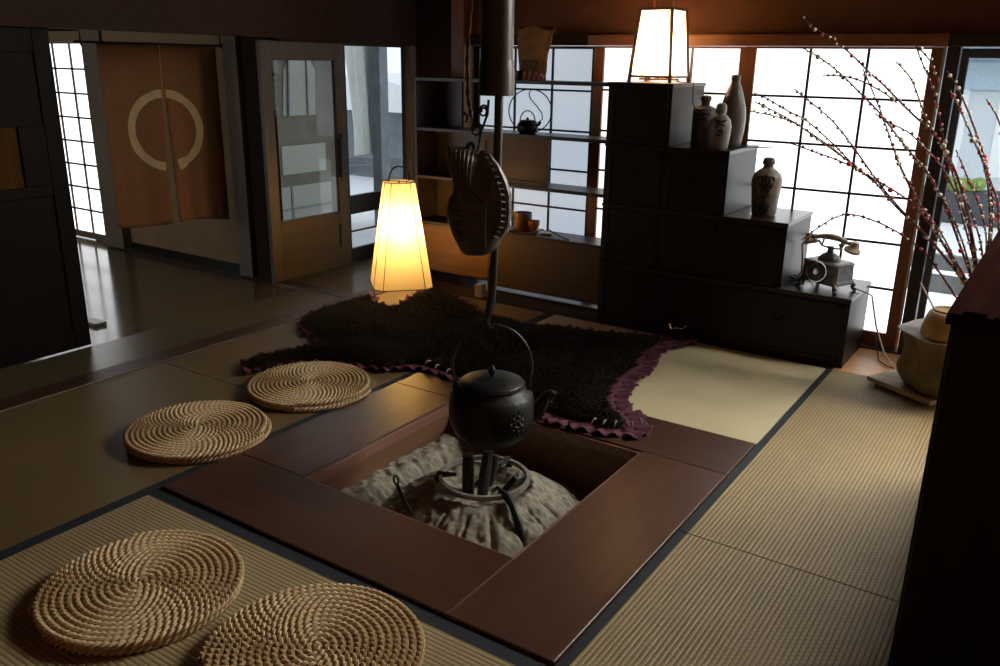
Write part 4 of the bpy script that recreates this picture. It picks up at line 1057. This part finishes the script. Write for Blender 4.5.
VB = Vector((-.262, 4.80, 0))
t = thing('branch_vase', 'dark slender vase holding the beaded branches, behind the black cabinet', 'vase', tuple(VB-Vector((0, 0, 0))))
t.location = (-.262, 4.80, .381)
bv = t
G().lathe([(.001, 0), (.03, 0), (.034, .01), (.036, .06), (.030, .10), (.026, .11), (.022, .11), (.024, .06), (.02, .02), (.001, .02)], n=20).build('body', M['iron'], t, smooth=45)
BR = [
[(-1.341,4.75,1.905),(-1.259,4.754,1.843),(-1.138,4.758,1.77),(-1.05,4.762,1.706),(-0.961,4.767,1.627),(-0.881,4.771,1.564),(-0.802,4.775,1.493),(-0.723,4.779,1.424),(-0.63,4.783,1.348),(-0.548,4.788,1.251),(-0.466,4.792,1.1),(-0.382,4.796,0.884),(-0.323,4.8,0.687),(-0.262,4.8,0.4)],
[(-1.353,4.95,1.744),(-1.247,4.935,1.691),(-1.125,4.92,1.609),(-1.002,4.905,1.506),(-0.914,4.89,1.433),(-0.791,4.875,1.304),(-0.687,4.86,1.198),(-0.601,4.845,1.108),(-0.521,4.83,0.99),(-0.42,4.815,0.799),(-0.337,4.8,0.633),(-0.262,4.8,0.4)],
[(-1.175,4.72,1.604),(-1.08,4.728,1.605),(-0.984,4.736,1.583),(-0.871,4.744,1.528),(-0.805,4.752,1.482)],
[(-1.362,4.9,1.533),(-1.297,4.89,1.488),(-1.165,4.88,1.4),(-1.075,4.87,1.319),(-0.992,4.86,1.231),(-0.909,4.85,1.136),(-0.785,4.84,1.004),(-0.671,4.83,0.902),(-0.572,4.82,0.821),(-0.455,4.81,0.707),(-0.358,4.8,0.609),(-0.262,4.8,0.4)],
[(-1.615,5.0,1.5),(-1.529,4.982,1.473),(-1.398,4.964,1.41),(-1.289,4.945,1.367),(-1.144,4.927,1.264),(-1.051,4.909,1.191),(-0.961,4.891,1.12),(-0.875,4.873,1.071),(-0.756,4.855,0.958),(-0.617,4.836,0.85),(-0.477,4.818,0.724),(-0.357,4.8,0.593),(-0.262,4.8,0.4)],
[(-1.595,4.98,1.451),(-1.448,4.968,1.394),(-1.321,4.956,1.333),(-1.212,4.944,1.267),(-1.088,4.932,1.195),(-0.984,4.92,1.131),(-0.853,4.908,1.043)],
[(-1.637,5.02,1.398),(-1.509,5.005,1.382),(-1.383,4.991,1.353),(-1.273,4.976,1.302),(-1.165,4.961,1.244),(-1.075,4.947,1.187),(-0.968,4.932,1.11)],
[(-1.305,4.7,1.261),(-1.17,4.712,1.222),(-1.039,4.725,1.183),(-0.931,4.738,1.137),(-0.823,4.75,1.083),(-0.686,4.762,1.007),(-0.567,4.775,0.891),(-0.444,4.788,0.744),(-0.339,4.8,0.591),(-0.262,4.8,0.4)],
[(-0.874,4.95,1.68),(-0.795,4.929,1.608),(-0.745,4.907,1.529),(-0.7,4.886,1.443),(-0.624,4.864,1.329),(-0.544,4.843,1.213),(-0.457,4.821,1.023),(-0.357,4.8,0.785),(-0.262,4.8,0.4)],
[(-0.77,4.8,1.758),(-0.69,4.8,1.681),(-0.64,4.8,1.572)],
[(-0.77,4.8,1.758),(-0.722,4.8,1.667),(-0.685,4.8,1.604),(-0.647,4.8,1.534),(-0.607,4.8,1.416),(-0.539,4.8,1.216)],
[(-0.617,4.85,1.641),(-0.558,4.843,1.564),(-0.493,4.836,1.453),(-0.435,4.829,1.342),(-0.372,4.821,1.203),(-0.313,4.814,1.014),(-0.284,4.807,0.793),(-0.28,4.8,0.616),(-0.262,4.8,0.4)],
[(-0.404,4.6,1.519),(-0.354,4.65,1.446),(-0.312,4.7,1.334),(-0.263,4.75,1.051),(-0.25,4.8,0.774),(-0.262,4.8,0.4)],
[(-1.009,4.85,1.641),(-0.949,4.844,1.539),(-0.869,4.837,1.392),(-0.806,4.831,1.26),(-0.745,4.825,1.143),(-0.652,4.819,1.004),(-0.544,4.812,0.862),(-0.425,4.806,0.697),(-0.327,4.8,0.572),(-0.262,4.8,0.4)],
[(-0.571,4.7,1.552),(-0.504,4.72,1.443),(-0.435,4.74,1.319),(-0.367,4.76,1.185),(-0.311,4.78,0.969),(-0.284,4.8,0.692),(-0.262,4.8,0.4)],
[(-0.872,4.6,1.432),(-0.802,4.629,1.391),(-0.719,4.657,1.35),(-0.652,4.686,1.29),(-0.572,4.714,1.211),(-0.496,4.743,1.103),(-0.423,4.771,0.933),(-0.334,4.8,0.695),(-0.262,4.8,0.4)],
[(-1.189,4.78,0.734),(-1.128,4.782,0.797),(-1.033,4.784,0.876),(-0.944,4.787,0.901),(-0.833,4.789,0.879),(-0.754,4.791,0.851),(-0.676,4.793,0.812),(-0.565,4.796,0.737),(-0.451,4.798,0.605),(-0.372,4.8,0.511),(-0.262,4.8,0.4)],
[(-0.82,5.0,1.219),(-0.771,4.967,1.144),(-0.693,4.933,1.033),(-0.633,4.9,0.959),(-0.521,4.867,0.841),(-0.419,4.833,0.698),(-0.337,4.8,0.58),(-0.262,4.8,0.4)],
[(-0.687,4.6,1.258),(-0.598,4.64,1.163),(-0.529,4.68,1.053),(-0.457,4.72,0.931),(-0.396,4.76,0.802),(-0.339,4.8,0.643),(-0.262,4.8,0.4)],
[(-0.568,4.85,1.235),(-0.496,4.837,1.14),(-0.428,4.825,1.02),(-0.358,4.812,0.889),(-0.304,4.8,0.731),(-0.262,4.8,0.4)],
[(-0.399,4.65,1.286),(-0.333,4.688,1.147),(-0.283,4.725,1.028),(-0.256,4.762,0.854),(-0.263,4.8,0.67),(-0.262,4.8,0.4)],
[(-0.522,4.9,1.259),(-0.437,4.875,1.114),(-0.371,4.85,0.998),(-0.315,4.825,0.862),(-0.289,4.8,0.692),(-0.262,4.8,0.4)]]
rnd = random.Random(5)
labs = ['long beaded willow branch reaching highest over the paper window', 'beaded willow branch just below the longest one', 'short beaded side twig near the top of the longest branch', 'curved beaded branch peaking at the window upper left', 'long low beaded branch reaching toward the lettered bottle', 'beaded twig just under the long low branch', 'lowest beaded twig of the leftward bundle', 'sagging beaded branch below the leftward bundle', 'beaded branch curving before the window right stile', 'short beaded twig tip at the window top right', 'beaded branch beside the short tip at the window top right', 'beaded branch rising in front of the dark window post', 'beaded branch at the far right over the glass', 'steep beaded branch crossing the middle of the paper window', 'beaded branch in front of the glass beside the dark post', 'bushy middle beaded branch before the window stile', 'drooping beaded twig arching above the telephone', 'beaded branch crossing low over the window post', 'beaded branch in the dense bundle left of the glass', 'beaded branch upright in front of the glass', 'beaded branch nearest the black cabinet edge', 'beaded branch in the thick of the bundle over the glass']
for bi, pts in enumerate(BR):
    pv = [Vector(p) for p in pts]
    if pv[-1].z < .45: pv[-1] = Vector((-.262+rnd.uniform(-.012, .012), 4.80+rnd.uniform(-.012, .012), .41))
    # smooth
    fine = []
    for i in range(len(pv)-1):
        p0, p1, p2, p3 = pv[max(0, i-1)], pv[i], pv[i+1], pv[min(len(pv)-1, i+2)]
        for j in range(4):
            s = j/4
            fine.append(.5*((2*p1)+(p2-p0)*s+(2*p0-5*p1+4*p2-p3)*s*s+(3*p1-p0-3*p2+p3)*s**3))
    fine.append(pv[-1]); m = len(fine)
    big = pts[-1][2] < .45
    r1 = .0055 if big and bi in (0, 1, 3, 11, 14) else (.004 if big else .0028)
    r = thing('willow_branch', labs[bi], 'branch', tuple(fine[-1]), 0, 'beaded willow branches in the vase')
    O = fine[-1]
    G().tube([p-O for p in fine], [.0032+(r1*1.3-.0032)*(i/m) for i in range(m)], 5).build('twig', M['twig'], r, smooth=True)
    dist = 0; nxt = .03
    rb = G(); wb = G(); 
    for i in range(m-1):
        seg = (fine[i+1]-fine[i]).length
        while nxt < dist+seg:
            w = (nxt-dist)/seg; p = fine[i].lerp(fine[i+1], w)-O
            if (p+O).z > .52:
                off = Vector((rnd.uniform(-1, 1), rnd.uniform(-1, 1), rnd.uniform(-1, 1)))*.006
                tgt = rb if rnd.random() < (.28 if (p+O).z > 1.25 else .55) else wb
                rr = rnd.uniform(.0066, .0104)
                if rnd.random() < .06: rr = .014
                tgt.ball(p+off, rr, 8, 5)
            nxt += rnd.uniform(.024, .052)
        dist += seg
    if rb.v:
        o = rb.build('red_bead', M['red'], r, smooth=True); o['kind'] = 'stuff'
    if wb.v:
        o = wb.build('white_bead', M['pink'], r, smooth=True); o['kind'] = 'stuff'

# ------------------------------------------------------------------ black cabinet in the right foreground
t = thing('low_cabinet', 'black wooden cabinet standing at the right edge, nearest the viewer', 'cabinet', (-.198, 2.25, 0))
G().box(.012, .014, 0, 1.18, 1.55, 1.055).build('carcass', M['black'], t, bevel=.003)
G().box(0, 0, 1.056, 1.2, 1.56, 1.085).build('top_board', M['cabtop'], t, bevel=.003)
G().box(.02, 0, .06, .59, .014, 1.04).build('door', M['black'], t, bevel=.003)
d_ = G().box(.60, 0, .06, 1.17, .014, 1.04).build('door', M['black'], t, bevel=.003)
G().lathe([(.001, 0), (.012, 0), (.008, .01), (.016, .02), (.001, .026)], n=14).xform(Matrix.Translation((.64, 0, .6)) @ Matrix.Rotation(PI/2, 4, 'X')).build('knob', M['iron'], d_, smooth=True)
G().box(.035, .004, 1.085, .085, .03, 1.094).box(.10, .004, 1.085, .13, .02, 1.090).build('corner_fitting', M['cabtop'], t, bevel=.002)

# ------------------------------------------------------------------ hanging cloth in the hall
an = math.radians(20); D = Vector((sin(an), cos(an), 0)); NN = Vector((D.y, -D.x, 0)); P0 = Vector((-5.45, 4.2, 0))
t = thing('noren_curtain', 'brown linen door curtain with a cream brush ring, hung in the hall', 'curtain', tuple(P0))
def noren_off(s, z, half):
    k = max(0, (1.72-z)/1.27)
    w = .010*sin(s*17+.5)*(.2+k)+.006*sin(s*41)*k
    if half == 0: w += .030*k*max(0, (s+.31+.12)/.12 if s > -.43 else 0)
    return w
def noren_half(s0, s1, half, nm):
    f = G(); NX, NZ = 24, 34; vs = []; fs = []
    for j in range(NZ+1):
        z = 1.728-1.273*j/NZ
        for i in range(NX+1):
            kk = j/NZ; e0 = s0+(.018*kk if half else 0); e1 = s1-(0 if half else .030*kk)
            s = e0+(e1-e0)*i/NX
            zz = z-(.012*sin(s*9) if j == NZ else 0)
            vs.append(D*s+NN*noren_off(s, zz, half)+Vector((0, 0, zz)))
    for j in range(NZ):
        for i in range(NX):
            k = j*(NX+1)+i; fs.append((k, k+1, k+NX+2, k+NX+1))
    f.add(vs, fs); o = f.build(nm, M['cloth'], t, smooth=70, fix=False)
    m = o.modifiers.new('solid', 'SOLIDIFY'); m.thickness = .003; m.offset = 0
    return o
hl = noren_half(-.725, -.312, 0, 'cloth_panel'); hr = noren_half(-.308, .09, 1, 'cloth_panel')
def ring_part(a0, a1, half, par):
    f = G(); n = 40; vs = []; fs = []
    for i in range(n+1):
        aa = a0+(a1-a0)*i/n
        wv = .027+.005*noise.noise(Vector((cos(aa)*3, sin(aa)*3, 2)))
        if aa < math.radians(-60): wv += .010
        for k in range(4):
            R_ = .245+wv*(k/1.5-1)
            s = -.315+R_*cos(aa)*.98; z = 1.135+R_*sin(aa)*1.06
            vs.append(D*s+NN*(noren_off(s, z, half)+.0035)+Vector((0, 0, z)))
    for i in range(n):
        for k in range(3):
            q = i*4+k; fs.append((q, q+1, q+5, q+4))
    f.add(vs, fs)
    o = f.build('brush_ring', M['cream'], par, smooth=70, fix=False)
ring_part(math.radians(93), math.radians(262), 0, hl)
ring_part(math.radians(-75), math.radians(86), 1, hr)
G().tube([D*(-.86)+Vector((0, 0, 1.735)), D*.15+Vector((0, 0, 1.728))], .008, 8).build('rod', M['iron'], t)
for s in (-.82, .13):
    G().tube([D*s+Vector((0, 0, 1.90)), D*s+Vector((0, 0, 1.745)), D*s+NN*.02+Vector((0, 0, 1.715)), D*s+NN*.035+Vector((0, 0, 1.74))], .007, 6).build('hook', M['iron'], t)
struct(G().bar(P0+D*(-1.2)+Vector((0, 0, 1.96)), P0+D*.22+Vector((0, 0, 1.96)), .09, .13).build('trim_11', M['dark'], bevel=.004))
tag(G().box(-5.20, 2.86, -.012, -5.02, 2.94, .012).build('door_stop', M['dark'], bevel=.004), 'small dark wood block on the shiny hall floor by the black door', 'block')

# ------------------------------------------------------------------ light
w = bpy.data.worlds.new('sky'); scene.world = w; w.use_nodes = True
bg = w.node_tree.nodes['Background']; bg.inputs[0].default_value = (.88, .94, 1.0, 1); bg.inputs[1].default_value = 1.3
def portal(loc, rot, sx, sy):
    l = bpy.data.lights.new('window_portal', 'AREA'); l.shape = 'RECTANGLE'; l.size = sx; l.size_y = sy
    l.cycles.is_portal = True
    o = bpy.data.objects.new('window_portal', l); COL.objects.link(o); o.location = loc; o.rotation_euler = rot
portal((-.10, 5.5, .9), (-PI/2, 0, 0), 1.05, 1.7)
portal((-5.06, 5.53, .9), (0, -PI/2, 0), 1.7, .75)

# ------------------------------------------------------------------ camera
B = [[0.829077, 0.558934, 0.014954], [0.182274, -0.244893, -0.952262], [-0.52859, 0.792225, -0.304915]]
cam = bpy.data.cameras.new('camera'); co = bpy.data.objects.new('camera', cam); COL.objects.link(co)
cam.sensor_width = 36; cam.lens = 847.98*36/1000; cam.clip_start = .05
Mx = Matrix(((B[0][0], -B[1][0], -B[2][0], 0), (B[0][1], -B[1][1], -B[2][1], 0), (B[0][2], -B[1][2], -B[2][2], 1.65), (0, 0, 0, 1)))
co.matrix_world = Mx
scene.camera = co
scene.view_settings.view_transform = 'Standard'; scene.view_settings.look = 'None'
scene.view_settings.exposure = 0; scene.view_settings.gamma = 1; scene.view_settings.use_curve_mapping = False
scene.cycles.max_bounces = 8; scene.cycles.diffuse_bounces = 5; scene.cycles.glossy_bounces = 4
scene.cycles.transmission_bounces = 6; scene.cycles.transparent_max_bounces = 10
scene.cycles.sample_clamp_indirect = 6; scene.cycles.caustics_reflective = False; scene.cycles.caustics_refractive = False
scene.cycles.use_denoising = True
